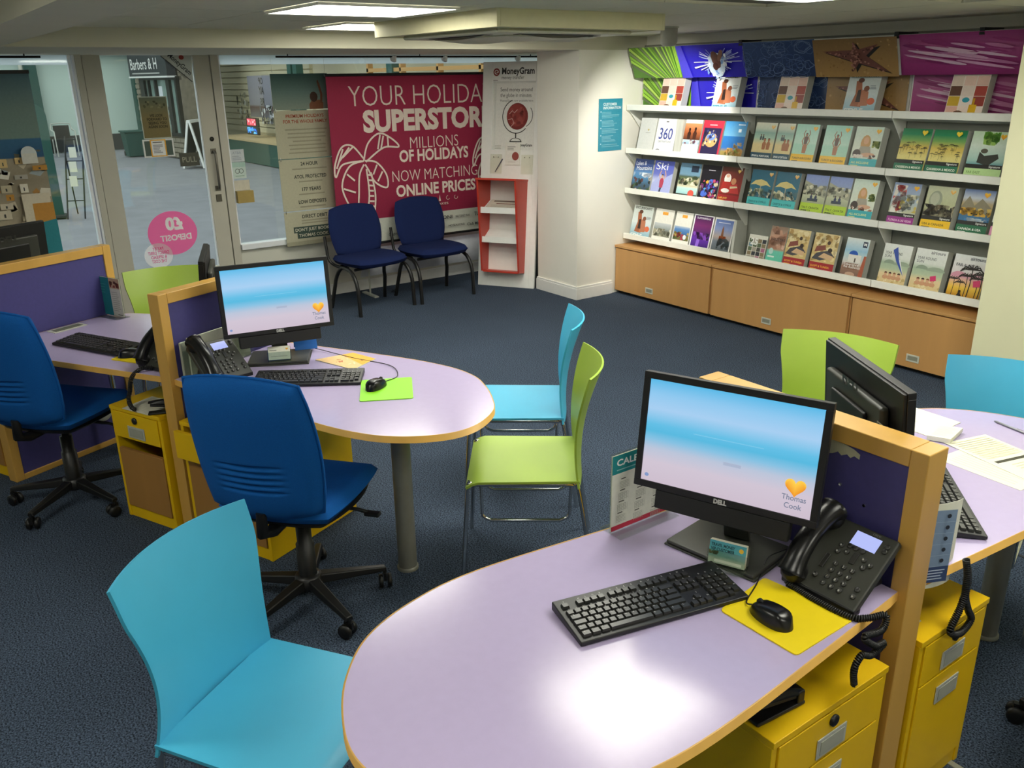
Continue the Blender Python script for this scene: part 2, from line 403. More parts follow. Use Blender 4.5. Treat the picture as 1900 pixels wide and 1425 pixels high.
kid(wbox('frame_post', 1.318, 1.338, .512, ZS, UPVC, XW-.06, XW+.0), w1); kid(wbox('frame_post', 1.346, 1.362, .512, ZS, UPVC, XW-.06, XW+.015), w1)
kid(solidbox('pane', XW-.022, XW-.018, 2.43, 5.72, .56, ZS, GLASS), w2); kid(solidbox('pane', XW-.022, XW-.018, -2.6, 1.33, .5, ZS, GLASS), w1)
kid(solidbox('frosted_band', XW-.032, XW-.026, 2.43, 5.72, 2.021, ZS, FROST), w2); kid(solidbox('frosted_band', XW-.032, XW-.026, -2.6, 1.33, 2.025, ZS, FROST), w1)
struct(wbox('trim_2', 1.362, 1.408, 0, ZS, FRAME, XW-.07, XW+.02)); struct(wbox('trim_3', 2.356, 2.42, 0, ZS, FRAME, XW-.07, XW+.02))
d1 = struct(wbox('door_1', 1.412, 1.54, 0, ZS-.002, FRAME, XW-.04, XW+.01))
for a in ((2.225, 2.35, 0, ZS-.002), (1.54, 2.225, 0, .41)): kid(wbox('door_rail', *a, FRAME, XW-.04, XW+.01), d1)
kid(wbox('glazing_bead', 2.217, 2.226, .41, ZS-.01, UPVC, XW-.03, XW+.004), d1); kid(solidbox('pane', XW-.018, XW-.013, 1.54, 2.22, .40, ZS-.004, GLASS), d1)
h = MB(); hy = 2.292
h.tube([(XW+.012, hy, 1.355), (XW+.055, hy, 1.35), (XW+.06, hy, 1.33), (XW+.06, hy, 1.08), (XW+.055, hy, 1.062), (XW+.012, hy, 1.055)], .011, 8)
h.box(XW+.01, XW+.018, hy-.022, hy+.022, 1.335, 1.375); h.box(XW+.01, XW+.018, hy-.022, hy+.022, 1.035, 1.075); h.build('pull_handle', mat('bronze_handle', '#77736a', .35, metal=.7), d1).matrix_parent_inverse = Matrix.Translation(-Vector(d1.location))
k = MB().box(XW+.01, XW+.016, hy-.026, hy+.022, .945, 1.005).build('lock_plate', mat('lock_metal', '#6b675c', .4, metal=.7), None, .002); kid(k, d1)
k = MB().lathe([(.018, 0), (.018, .006), (.006, .008)], 14, Tm((XW+.01, hy, 1.45), ry=PI/2)).build('keyhole', mat('keyhole_metal', '#3c3a36', .35, metal=.8)); kid(k, d1)
# ---------------------------------------------------------------- street
ASPH = mat('asphalt', '#8d8e94', .9, var=.10, scale=2.5, bump=.2, bscale=40)
PAVE = mat('pavement', '#a5a39c', .9, var=.08, scale=3)
struct(MB().box(-70, XW-.1, -30, 40, -.08, -.02).build('ground_street', ASPH)); 
MINT = mat('mint_render', '#cfe3da', .8, var=.03, scale=.8); DGRN = mat('dark_green_paint', '#1f5249', .5, var=.05, scale=4)
DKB = mat('dark_plinth', '#3d3f3e', .8); STONE = mat('stone_wall', '#8c8474', .9, var=.25, scale=9, bump=.6, bscale=14)
DFR = mat('dark_shop_frame', '#23221f', .5); SGL = mat('shop_glass', '#8fa8a0', .1, var=.35, scale=1.2, spec=.8); CREAM = mat('cream_slat', '#d8cfb0', .6, var=.05)
t = thing('mint_building', 'pale mint rendered building across the street', 'building', (-28.7, 1, 0))
MB().box(-4, 0, -14, 5.75, -.02, 7).build('wall', MINT, t); MB().box(-.02, .06, -14, 5.75, 0, .45).build('plinth', DKB, t)
MB().box(-.1, .25, 2.95, 3.25, 0, 6).build('pilaster', DGRN, t); MB().box(-.1, .35, 5.75, 6.05, 0, 7).build('pilaster', DGRN, t)
MB().box(-.1, .3, -14, 5.75, 2.65, 2.95).build('fascia', DGRN, t); MB().tube([(.3, 2.85, 0), (.3, 2.85, 5)], .05, 8).build('drainpipe', GREYP, t)
t = thing('barber_shop', 'stone fronted barber shop with black window frames across the street', 'building', (-26.4, 6.3, 0), rad(5.4)); t.scale = (.66, 1, 1)
MB().box(0, 4.7, .05, .8, 0, 6).build('stone_wall', STONE, t)
brickm = MB().box(0, .44, -.02, .06, 0, .11).build('stone_block', STONE, t); bm_ = brickm.data; bpy.data.objects.remove(brickm)
for i in range(7):
    for j in range(4): link('stone_block', bm_, t, .008, 1, loc=(1.2 + .47*i + (.2 if j % 2 else 0), 0, .13*j + .02))
for i in range(12): link('stone_block', bm_, t, .008, 1, loc=(.12 + (.06 if i % 2 else 0), 0, .14*i + .6))
MB().box(.75, 4.7, -.06, .1, .56, .64).build('window_sill', DFR, t)
for x0, x1 in ((.8, 1.25), (1.62, 1.74), (2.35, 2.5), (3.62, 3.95), (4.5, 4.65)): MB().box(x0, x1, -.05, .1, .6, 2.0).build('window_bar', DFR, t)
MB().box(.8, 4.7, -.05, .1, 1.93, 2.02).build('window_head', DFR, t); MB().box(.9, 4.6, .02, .06, .62, 1.95).build('pane', SGL, t)
s_ = MB().box(.55, 4.6, -.22, .0, 2.03, 2.62).build('sign_board', mat('sign_charcoal', '#34363a', .5), t); MB().box(.5, 4.65, -.24, 0, 1.99, 2.03).build('sign_ledge', WHITEP, s_)
P = Print(.002); P.text('Barbers & H', .8, 2.2, .38, '#e6e6e2', width=2.9, bold=.01); P.lines(1, .9, 4.2, 2.07, 2.13, '#b8b8b4', .03, random); P.build('sign_lettering', s_, (0, -.222, 0), m=INKM)
P = Print(.003); rr = random.Random(3)
P.rect(2.55, 1.45, 2.95, 1.78, '#eef4fa'); P.rect(3.05, .95, 3.3, 1.35, '#dfe8f0'); P.blobs(26, 2.5, .68, 3.6, 1.2, .05, .14, ['#f0e9dc', '#33312e', '#b9a34a', '#c9b7c6', '#5b5048'], rr); P.rect(2.5, 1.2, 3.6, 1.28, '#222'*1+'222'); P.build('window_posters', t, (0, .018, 0), m=INKM)
# green shop front on the right, facing the street
t = thing('green_shop_front', 'green shop front with cream slatted window display across the street', 'building', (-23.6, 7.5, 0))
MB().box(-2.6, 17, .9, 3, 0, 6).build('wall', CREAM, t); MB().box(0, 17, 0, .12, 0, .50).build('stall_riser', DGRN, t); MB().box(0, 17, -.04, .9, .5, .55).build('display_sill', mat('tan_sill', '#c9b184', .6), t)
for x in (0, .28, 5.2, 5.5, 9.6, 12.6): MB().box(x, x+.2, -.03, .12, 0, 3.1).build('window_bar', DGRN, t)
MB().box(-.1, 16, -.1, .3, 2.75, 4.2).build('fascia', DGRN, t)
for i in range(14): MB().box(-2.2, 4.4, .82, .9, .62 + i*.15, .745 + i*.15).build('slat', CREAM, t)
TAN = mat('tan_frame', '#c89a5c', .6)
for x in (8.8, 10.0, 11.2, 12.4, 13.6): MB().box(x, x+.06, .0, .1, 1.9, 2.75).build('glazing_bar', TAN, t)
MB().box(8.8, 15, .0, .1, 2.0, 2.06).build('glazing_bar', TAN, t)
rr = random.Random(5); P = Print(.004)
P.grad(1.55, 1.0, 3.2, 2.0, [(0, '#77767f'), (.25, '#5a3538'), (.3, '#8b8a9a'), (1, '#a5a4b6')]); P.text('OP', 2.5, 1.8, .22, '#3a3844', mirror=True, align='c', bold=.02); P.text('AY', 2.5, 1.56, .26, '#35333f', mirror=True, align='c', bold=.02); P.text('RS', 2.5, 1.3, .24, '#35333f', mirror=True, align='c', bold=.02)
P.blobs(30, .6, .7, 1.5, 1.6, .04, .11, ['#5d5a4a', '#e9ece6', '#8d8a78', '#3c3a30'], rr); P.blobs(40, 2.3, .85, 3.3, 1.3, .04, .09, ['#e9ecf4', '#8a8a99', '#56566a', '#c9ccd8'], rr); P.build('window_poster', t, (-1.1, .80, 0), m=INKM)
b = MB().box(1.45, 2.2, .3, .36, .62, 1.02).build('led_sign', BLACK, t)
P = Print(.004); P.rect(2.42, .84, 3.02, 1.0, '#d8364f'); P.blobs(26, 2.45, .85, 3.0, .99, .02, .04, ['#ff6f86', '#ffd0d6'], rr); P.blobs(40, 2.4, .65, 3.05, .8, .02, .045, ['#3aa0ff', '#7fd0ff', '#2a6fe0'], rr); P.build('led_lettering', b, (-.9, .298, 0), m=ink_mat('led_glow', .4, 1.6))
# street things
def out_chair():
    t = thing('cafe_chair', 'silver metal cafe armchair with dark back outside the window', 'chair', (-27.1, 4.42, 0), 0)
    for y in (-.26, .26):
        MB().tube([(.25, y, 0), (.22, y, .42), (.2, y, .66), (-.2, y, .68), (-.26, y, .72), (-.26, y*.9, .84)], .016, 6).build('arm_leg', ALU, t); MB().tube([(-.28, y, 0), (-.22, y, .44)], .016, 6).build('leg', ALU, t)
    MB().tube([(-.26, -.24, .84), (-.3, 0, .86), (-.26, .24, .84)], .016, 6).build('top_rail', ALU, t)
    MB().box(-.23, .23, -.24, .24, .42, .445).build('seat', BLACKM, t, .01); MB().box(.0, .02, -.2, .2, .45, .8).build('backrest', BLACKM, t, .005, loc=(-.27, 0, 0))
out_chair()
t = thing('leaflet_rack', 'black wire leaflet rack leaning on the street', 'rack', (-14.5, 2.42, 0), rad(-25))
for y in (-.12, .12): MB().tube([(.32, y, 0), (-.25, y, 1.15)], .012, 6).build('leg', BLACK, t); MB().tube([(-.22, y, 0), (-.12, y, .85)], .01, 6).build('leg', BLACK, t)
for z in (.25, .55, .8): MB().tube([(.32-.57*z/1.15, -.12, z), (.32-.57*z/1.15, .12, z)], .008, 5).build('cross_bar', BLACK, t)
for i, z in enumerate((.45, .65, .85)):
    x = .34-.57*z/1.15; MB().box(x, x+.02, -.05, .05, z, z+.15).build('leaflet', PAPER, t, rot=(0, 0, 0))
t = thing('pavement_sign', 'black and white folding pavement sign outside the door', 'sign', (-21.1, 6.2, 0), rad(-38))
for s in (-1, 1):
    o = MB().box(-.32, .32, -.015, .015, 0, 1.05).build('board', BLACKM, t, loc=(0, s*.24, 0), rot=(s*.21, 0, 0)); o2 = MB(); o2.box(-.34,-.29,-.022,.022,0,1.08).box(.29,.34,-.022,.022,0,1.08).box(-.29,.29,-.022,.022,1.02,1.08).box(-.29,.29,-.022,.022,0.0,.06); o2.build('board_frame', WHITEP, o)
t = thing('wheelie_bin', 'dark green wheelie bin beside the mint building', 'bin', (-25.6, 5.85, 0), 0)
bn = MB(); bn.add([(-.2,-.2,0),(.2,-.2,0),(.2,.2,0),(-.2,.2,0),(-.27,-.25,.62),(.27,-.25,.62),(.27,.25,.62),(-.27,.25,.62)], [(0,3,2,1),(4,5,6,7),(0,1,5,4),(1,2,6,5),(2,3,7,6),(3,0,4,7)]); bn.build('body', DGRN, t, .02); MB().box(-.3,.3,-.28,.28,.62,.67).build('lid', DGRN, t, .015)
for y in (-.2, .2): MB().lathe([(.07,-.02),(.07,.02)], 14, Tm((-.2, y, .07), rx=PI/2)).build('wheel', BLACK, t)
t = thing('round_top_post', 'dark green round-topped flat post standing in the street', 'post', (-14.6, 2.02, 0), rad(-10))
pts = [(-.0,-.17),(0,.17)]; pr_ = [(-.17,0),(.17,0),(.17,1.45)] + [(.17*math.cos(a*PI/10), 1.45+.17*math.sin(a*PI/10)) for a in range(1,10)] + [(-.17,1.45)]
MB().prism(pr_, -.03, .03, Matrix.Rotation(PI/2, 4, 'X') ).build('panel', DGRN, t, rot=(0,0,PI/2))
MB().box(-.15,.15,-.2,.2,0,.04).build('base', DKB, t, .01)
# ================================================================= stations
class Fr:
    def __init__(s, ox, oy, deg, m): s.o = (ox, oy); s.a = rad(deg); s.m = m
    def w(s, u, v, z=0):
        c, q = math.cos(s.a), math.sin(s.a); y = s.m*v
        return Vector((s.o[0] + c*u - q*y, s.o[1] + q*u + c*y, z))
FA = Fr(-.911, 1.781, -90, -1); FB = Fr(-3.61, .84, 24, 1); FC = Fr(-3.669, .8136, 204, -1); FD = Fr(-.911, 1.865, 90, 1)
ZD = .72
OUT_A = [(0,0),(.35,-.03),(.7,-.055),(.9,-.045),(1.06,.0),(1.19,.09),(1.265,.2),(1.285,.3),(1.26,.4),(1.2,.51),(1.1,.61),(.95,.67),(.75,.69),(.36,.65),(0,.61)]
OUT_B = [(0,0),(.4,-.04),(.88,-.085),(1.08,-.08),(1.2,-.045),(1.3,.02),(1.365,.1),(1.388,.2),(1.365,.33),(1.30,.43),(1.2,.54),(1.08,.63),(.9,.68),(.6,.68),(0,.62)]
OUT_C = [(.0,0),(.35,-.045),(.7,-.09),(1.138,-.1),(1.138,.56),(1.05,.64),(.92,.68),(.6,.69),(0,.64)]
def desk(fr, out, label, leg=(1.0,.22), smooth=True):
    t = thing('desk', label, 'desk', (fr.o[0], fr.o[1], 0), fr.a, 'lavender desks')
    pts = [(p.x, p.y) for p in catmull([(u, v, 0) for u, v in out], 6)] if smooth else out
    pts = [(x, fr.m*y) for x, y in pts]
    if fr.m < 0: pts = pts[::-1]
    n = len(pts); b = MB(); b.prism(pts, ZD-.024, ZD, smooth=False); b.build('desktop', LAV, t)
    cx = sum(p[0] for p in pts)/n; cy = sum(p[1] for p in pts)/n
    off = []
    for i in range(n):
        a = Vector(pts[i-1]); c = Vector(pts[(i+1) % n]); q = (c-a).normalized(); off.append((pts[i][0]+q.y*.004, pts[i][1]-q.x*.004))
    e = MB(); V = [(x,y,ZD-.025) for x,y in pts]+[(x,y,ZD-.025) for x,y in off]+[(x,y,ZD+.0004) for x,y in off]+[(x,y,ZD+.0004) for x,y in pts]
    F = []
    for i in range(n):
        j = (i+1) % n
        if i == n-1: continue           # straight side against the partition has no band
        F += [(i, j, n+j, n+i)[::-1], (n+i, n+j, 2*n+j, 2*n+i), (2*n+i, 2*n+j, 3*n+j, 3*n+i)]
    e.add(V, F, None, 0, True); e.build('edge_band', BEECH, t)
    if leg:
        l = MB(); T = Tm((leg[0], fr.m*leg[1], 0)); l.lathe([(.038,.012),(.038,ZD-.03)], 20, T); lo = l.build('leg', GREYM, t)
        MB().lathe([(.044,0),(.044,.01),(.038,.014)], 20, T).build('foot', GREYM, lo); MB().lathe([(.06,ZD-.034),(.06,ZD-.0245)], 20, T).build('mounting_plate', GREYM, lo)
    br = MB(); br.box(.02, .9, fr.m*.3-.02, fr.m*.3+.02, ZD-.055, ZD-.0245); br.build('support_rail', GREYM, t)
    return t
dA = desk(FA, OUT_A, 'lavender round-ended desk in the foreground with yellow mouse mat'); dB = desk(FB, OUT_B, 'lavender round-ended desk in the middle with lime mouse mat', (1.01, .21))
dD = desk(FD, OUT_A, 'lavender round-ended desk covered in papers at the right edge'); dC = desk(FC, OUT_C, 'lavender desk at the left behind the middle wood-framed partition', None, False)
g = FC.w(.98, .20)
gr = MB(); gr.box(-.035,.035,-.09,.09,0,.003).box(-.022,.022,-.075,.075,.003,.004, m=1); gr.build('cable_tray', [GREYP, mat('tray_dark', '#6d6f5c', .6)], dC, loc=(1.085, -.285, ZD))
# chrome leg under desk C
MB().tube([(1.0, -.42, 0), (1.0, -.42, ZD-.03)], .014, 10).build('leg', CHROME, dC)
def partition(fr, u0, u1, v0, v1, label, top=1.085):
    t = thing('desk_partition', label, 'partition', (fr.o[0], fr.o[1], 0), fr.a, 'wood-framed purple partitions'); q = .045
    def bx(name, a, b, c, d, e, f, m, bev=.003):
        y = sorted((fr.m*c, fr.m*d)); return MB().box(a, b, y[0], y[1], e, f).build(name, m, t, bev)
    bx('post', u0, u1, v0, v0+q, 0, top, BEECH); bx('post', u0, u1, v1-q, v1, 0, top, BEECH); bx('top_rail', u0, u1, v0+q, v1-q, top-q, top, BEECH); bx('bottom_rail', u0, u1, v0+q, v1-q, 0, .03, BEECH)
    bx('panel', u0+.008, u1-.008, v0+q-.002, v1-q+.002, .03, top-q+.001, PURP, 0); return t
pA = partition(FA, -.083, -.001, -.024, .665, 'wood-framed purple partition beside the foreground monitor'); pB = partition(FB, -.0645, -.0005, -.02, .70, 'wood-framed purple partition behind the middle monitor')
pC = partition(FB, -1.27, -1.205, -.10, .64, 'wood-framed purple partition at the far left edge')
# torn paper left on partition A, screw heads
P = Print(.0004); P.poly([(-1.15+(a+1.545)*.5, b+.013) for a, b in [(-1.545,.985),(-1.51,.99),(-1.48,1.0),(-1.46,.993),(-1.43,1.001),(-1.41,.995),(-1.39,1.003),(-1.362,.999),(-1.36,1.012),(-1.395,1.02),(-1.46,1.027),(-1.545,1.025)]], '#b9b79c')
o = P.build('torn_paper', None, (0, 1.7885, 0), (1,0,0), (0,0,1), INKM); tag(o, 'strip of torn paper stuck under the foreground partition rail', 'paper')
for sx, sz in ((-1.10, .93), (-1.03, .90)):
    s = MB().lathe([(.005,0),(.004,.003)], 10, Tm((sx, 1.7885, sz), rx=PI/2)).build('screw_head', CHROME, None); s.parent = pA; s.matrix_parent_inverse = (Matrix.Translation(pA.location) @ Matrix.Rotation(FA.a, 4, 'Z')).inverted()
def pedestal(fr, u0, u1, label, low=YEL, vf=-.03, depth=.54, pull=0.0, gap=0.0, h=.55):
    o = fr.w(u0, vf); t = thing('drawer_pedestal', label, 'drawers', (o.x, o.y, 0), fr.a, 'yellow drawer pedestals'); W = u1-u0; m = fr.m
    def bx(name, a, b, c, d, e, f, mm, par=None, bev=.002):
        y = sorted((m*c, m*d)); return MB().box(a, b, y[0], y[1], e, f).build(name, mm, par or t, bev)
    bx('side_panel', 0, .018, 0, depth, 0, h-.018, YEL); bx('side_panel', W-.018, W, 0, depth, 0, h-.018, YEL); bx('top_panel', 0, W, -.004, depth, h-.018, h, YEL); bx('back_panel', .018, W-.018, depth-.016, depth, .03, h-.018, YEL); bx('plinth', .018, W-.018, .004, .02, 0, .055, YEL); bx('floor_panel', .018, W-.018, .02, depth-.016, .05, .062, BLACKM)
    def front(z0, z1, mm, dy, hz, lock):
        f = bx('drawer_front', .021, W-.021, -.004-dy, .014-dy, z0, z1, mm)
        if dy or gap: bx('drawer_box', .03, W-.03, .014-dy, .35-dy, z0+.01, z1-.03, BEECHD, f)
        cx = W/2; hn = MB(); yy = -.004-dy
        def q(a, b, c, d, e, g, mi=0):
            y = sorted((m*c, m*d)); hn.box(a, b, y[0], y[1], e, g, m=mi)
        q(cx-.055, cx+.055, yy-.004, yy-.0005, hz-.028, hz+.028); hnd = hn.build('handle', ALU, f, .003)
        cu = MB(); y = sorted((m*(yy-.0055), m*(yy-.0042))); cu.box(cx-.044, cx+.044, y[0], y[1], hz-.019, hz+.019); cu.build('finger_recess', mat('recess_grey', '#a9aa9c', .5), hnd)
        if lock: MB().lathe([(.015,0),(.015,.006),(.009,.008)], 16, Tm((cx, m*(yy-.0005), hz+.058), rx=m*PI/2)).build('lock', BLACK, f)
    front(.405, h-.022, YEL, pull, .445, True)
    if low is YEL: front(.06, .40, YEL, 0, .335, False)
    else: bx('lower_front', .021, W-.021, -.004, .014, .06, .385-gap, low)
    return t
pedestal(FA, .05, .48, 'yellow drawer pedestal in the foreground with a stapler on top'); pedestal(FD, .012, .345, 'yellow drawer pedestal right of the foreground partition post')
pedestal(FB, .03, .49, 'yellow drawer pedestal behind the middle blue office chair', BEECHD, pull=.05); pedestal(FC, .012, .345, 'yellow drawer pedestal at the left with papers on top', BEECHD, vf=-.045, gap=.035)
FE = Fr(*FB.w(-1.272, 0)[:2], 204, -1); pedestal(FE, .02, .40, 'yellow drawer pedestal cut by the left picture edge', BEECHD, vf=-.08)
# grey cable ports low on the partitions
o = MB().lathe([(.05,0),(.05,.012),(.03,.014)], 20, Tm(tuple(FB.w(.4915, .46, .17)), rz=FB.a, ry=PI/2)).build('cable_port', GREYP); tag(o, 'pale round cable port low on the middle yellow pedestal side', 'cable port')
o = MB().lathe([(.05,0),(.05,.012),(.03,.014)], 20, Tm(tuple(FB.w(-1.2115, .43, .20)), rz=FB.a, ry=PI/2)).build('cable_port', GREYP); tag(o, 'pale round cable port low on the far left purple partition', 'cable port')
# ================================================================= chairs
def solid(o, th, off=-1):
    s = o.modifiers.new('solid', 'SOLIDIFY'); s.thickness = th; s.offset = off; e = o.modifiers.new('crisp', 'EDGE_SPLIT'); e.split_angle = rad(40); return o
def customer_chair(label, x, y, deg, m):
    t = thing('customer_chair', label, 'chair', (x, y, 0), rad(deg), 'plastic customer chairs')
    def seat(s, q):
        k = 2*q-1; px = -.212+.435*s; hw = .218+.010*s
        z = .446 - .007*(1-k*k)*math.sin(PI*min(1, s*1.1)) - (((s-.86)/.14)**2*.022 if s > .86 else 0)
        return (px, k*hw, z)
    o = MB().grid(seat, 18, 14).build('seat', m, t); solid(o, .009)
    def back(s, q):
        k = 2*q-1; hw = .222 - .024*math.sin(PI*min(1, s/.8)) + .012*s*s
        px = -.213 + .012*math.sin(PI*s*.9) - .085*s**1.8 + .062*k*k*(.25+.75*s) - .016
        return (px, k*hw, .415+.445*s)
    o = MB().grid(back, 18, 16, flip=True).build('backrest', m, t); solid(o, .008, 1)
    R = .0095
    for sy in (-1, 1):
        y = sy*.205
        MB().tube(catmull([(.245, sy*.222, 0), (.215, y, .40), (.195, y, .424), (.15, y, .427)], 5) + [Vector((-.15, y, .427))] + catmull([(-.19, y, .424), (-.212, y, .40), (-.275, sy*.222, 0)], 5), R, 8).build('leg_frame', CHROME, t)
        yi = sy*.135
        MB().tube([(.17, yi, .425)] + [tuple(p) for p in catmull([(.168, yi, .30), (.165, yi, .255), (.13, yi, .235)], 4)] + [tuple(p) for p in catmull([(-.14, yi, .235), (-.175, yi, .255), (-.18, yi, .30)], 4)] + [(-.185, yi, .425)], .007, 8).build('under_bar', CHROME, t)
    for px in (.15, -.15): MB().tube([(px, -.205, .425), (px, .205, .425)], .008, 8).build('cross_bar', CHROME, t)
    return t
customer_chair('turquoise plastic chair in the foreground at the bottom left', -1.742, .548, 33, TURQ)
customer_chair('lime plastic chair seen side-on at the end of the middle desk', -2.562, 1.89, 232.4, LIME)
customer_chair('turquoise plastic chair seen side-on behind the lime one', -3.10, 2.252, 232, TURQ)
customer_chair('lime plastic chair behind the monitor at the right desk', -1.91, 2.87, -69.5, LIME)
customer_chair('turquoise plastic chair cut by the right picture edge', -1.30, 3.06, -72, TURQ)
customer_chair('lime plastic chair in front of the shop door', -5.03, 1.22, -11, LIME)
def pad(w, h, t, n=20, curve=0, groove=None, rnd=.55, p=7):
    """rounded cushion in x (width), y (height), thickness z"""
    b = MB()
    def side(sg):
        def fn(a, c):
            s = 2*a-1; q = 2*c-1
            x = s*math.sqrt(1-rnd*q*q/2); y = q*math.sqrt(1-rnd*s*s/2); mm = max(abs(s), abs(q))
            z = sg*t/2*math.sqrt(max(0, 1-mm**p)) + curve*(x*x)
            if groove and sg == groove[0]:
                for gy in groove[1]:
                    if abs(x) < .5: z -= sg*.014*math.exp(-((y-gy-.05*x*x)/.022)**2)*(1-(x/.5)**4)
            return (x*w/2, y*h/2, z)
        return fn
    nv = n*8 if groove else n*2; b.grid(side(1), n, nv, flip=False); b.grid(side(-1), n, nv, flip=True); return b
def office_chair(label, x, y, deg, base):
    t = thing('office_chair', label, 'office chair', (x, y, 0), rad(deg), 'blue swivel office chairs')
    bk = pad(.465, .55, .10, 22, .03, (-1, (-.14, -.23, -.32, -.41, -.50)), .44, 5)
    o = bk.build('backrest', BLUEF, t, loc=(-.265, 0, .755)); o.rotation_euler = (rad(90-10), 0, rad(90))
    pip = MB(); ring = []
    for i in range(40):
        a = 2*PI*i/40; c, s = math.cos(a), math.sin(a); k = max(abs(c), abs(s)); s1, q1 = c/k, s/k
        ring.append((s1*math.sqrt(1-.44*q1*q1/2)*.465/2*1.002, q1*math.sqrt(1-.44*s1*s1/2)*.55/2*1.002, .03*(s1*math.sqrt(1-.44*q1*q1/2))**2))
    pip.tube(ring, .006, 6, closed=True).build('piping', BLUEF, o)
    st = pad(.47, .46, .075, 18, .012, None, .35).build('seat', BLUEF, t, loc=(.02, 0, .475)); st.rotation_euler = (0, 0, rad(90))
    sh = pad(.44, .43, .05, 12).build('seat_shell', BLACK, t, loc=(.02, 0, .445)); sh.rotation_euler = (0, 0, rad(90))
    MB().tube([(-.02, 0, .425), (-.2, 0, .42), (-.262, 0, .44), (-.258, 0, .52)], [.024, .024, .022, .018], 8).build('back_bracket', BLACK, t)
    MB().box(-.1, .1, -.07, .07, .395, .43).build('tilt_mechanism', BLACK, t, .01)
    for sy in (-1, 1):
        l = MB().tube([(.03, sy*.06, .41), (.06, sy*.2, .395), (.065, sy*.235, .385)], .007, 6).build('lever', BLACK, t)
        MB().box(-.015, .015, -.03, .03, -.008, .008).build('lever_paddle', BLACK, l, .005, loc=(.066, sy*.255, .38))
    MB().lathe([(.034,.10),(.034,.26),(.028,.262),(.028,.34),(.018,.342),(.018,.40)], 18).build('gas_column', BLACK, t)
    hb = MB().lathe([(.05,.075),(.055,.09),(.05,.125),(.036,.13)], 20).build('base_hub', BLACK, t)
    for i in range(5):
        a = rad(base + 72*i); T = Matrix.Rotation(a, 4, 'Z'); ar = MB()
        V = [(.03,-.026,.085),(.30,-.017,.068),(.30,.017,.068),(.03,.026,.085),(.03,-.022,.125),(.30,-.012,.088),(.30,.012,.088),(.03,.022,.125)]
        ar.add(V, [(0,3,2,1),(4,5,6,7),(0,1,5,4),(1,2,6,5),(2,3,7,6),(3,0,4,7)], T); ar.build('base_arm', BLACK, t, .006)
        ct = MB(); Tc = T @ Tm((.295, 0, 0), rz=rad(40+55*i)); ct.tube([(0,0,.075),(0,0,.05)], .008, 8, Tc); ct.box(-.012,.022,-.006,.006,.03,.062, Tc); co = ct.build('castor', BLACK, t)
        for sy in (-.017, .017): MB().lathe([(.012,-.009),(.026,-.008),(.028,0),(.026,.008),(.012,.009)], 16, Tc @ Tm((.012, sy, .028), rx=PI/2)).build('wheel', BLACK, co)
    return t
office_chair('blue fabric swivel chair in front of the middle desk', -2.78, 1.02, 129, 20)
office_chair('blue fabric swivel chair cut by the left picture edge', -4.27, .47, 130, -35)
office_chair('swivel chair mostly beyond the right picture edge, one black castor showing', -.56, 2.45, 180, -12)
def visitor_chair(label, x, y, deg):
    t = thing('waiting_chair', label, 'chair', (x, y, 0), rad(deg), 'navy waiting chairs')
    o = pad(.53, .45, .07, 18, .03).build('backrest', NAVYF, t, loc=(-.215, 0, .655)); o.rotation_euler = (rad(90-12), 0, rad(90))
    o = pad(.57, .50, .085, 18, .01).build('seat', NAVYF, t, loc=(.0, 0, .425)); o.rotation_euler = (0, 0, rad(90))
    for s in (-1, 1):
        y0 = s*.285; y1 = s*.235
        arc = [(.225, y0, 0), (.215, y0, .18)] + [(.215-.16*(1-math.cos(a))*1.0, y0-(y0-y1)*.5*(1-math.cos(a))*.6, .18+.20*math.sin(a)) for a in [PI/2*i/6 for i in range(1,7)]] + [(-.05, y1, .375)]
        arc += [(-.05-.12*math.sin(a), y1+(y0-y1)*(1-math.cos(a))*.6, .375-.17*(1-math.cos(a))) for a in [PI/2*i/6 for i in range(1,7)]] + [(-.22, y0, 0)]
        MB().tube(arc, .0165, 10).build('leg_frame', BLACK, t)
        MB().tube(catmull([(-.02, s*.215, .372), (-.16, s*.235, .374), (-.225, s*.268, .42), (-.25, s*.27, .52), (-.275, s*.265, .62)], 6), .013, 8).build('back_upright', BLACK, t)
        MB().lathe([(.016,0),(.016,.012)], 10, Tm((.225, y0, 0))).build('foot_cap', BLACKM, t); MB().lathe([(.016,0),(.016,.012)], 10, Tm((-.22, y0, 0))).build('foot_cap', BLACKM, t)
    MB().tube([(.1, -.23, .375), (.1, .23, .375)], .012, 8).build('cross_bar', BLACK, t); MB().tube([(-.12, -.23, .375), (-.12, .23, .375)], .012, 8).build('cross_bar', BLACK, t)
    return t
visitor_chair('navy fabric waiting chair beside the hanging poster boards', -6.735, 3.325, 8); visitor_chair('navy fabric waiting chair beside the red leaflet stand', -6.765, 3.975, 3)
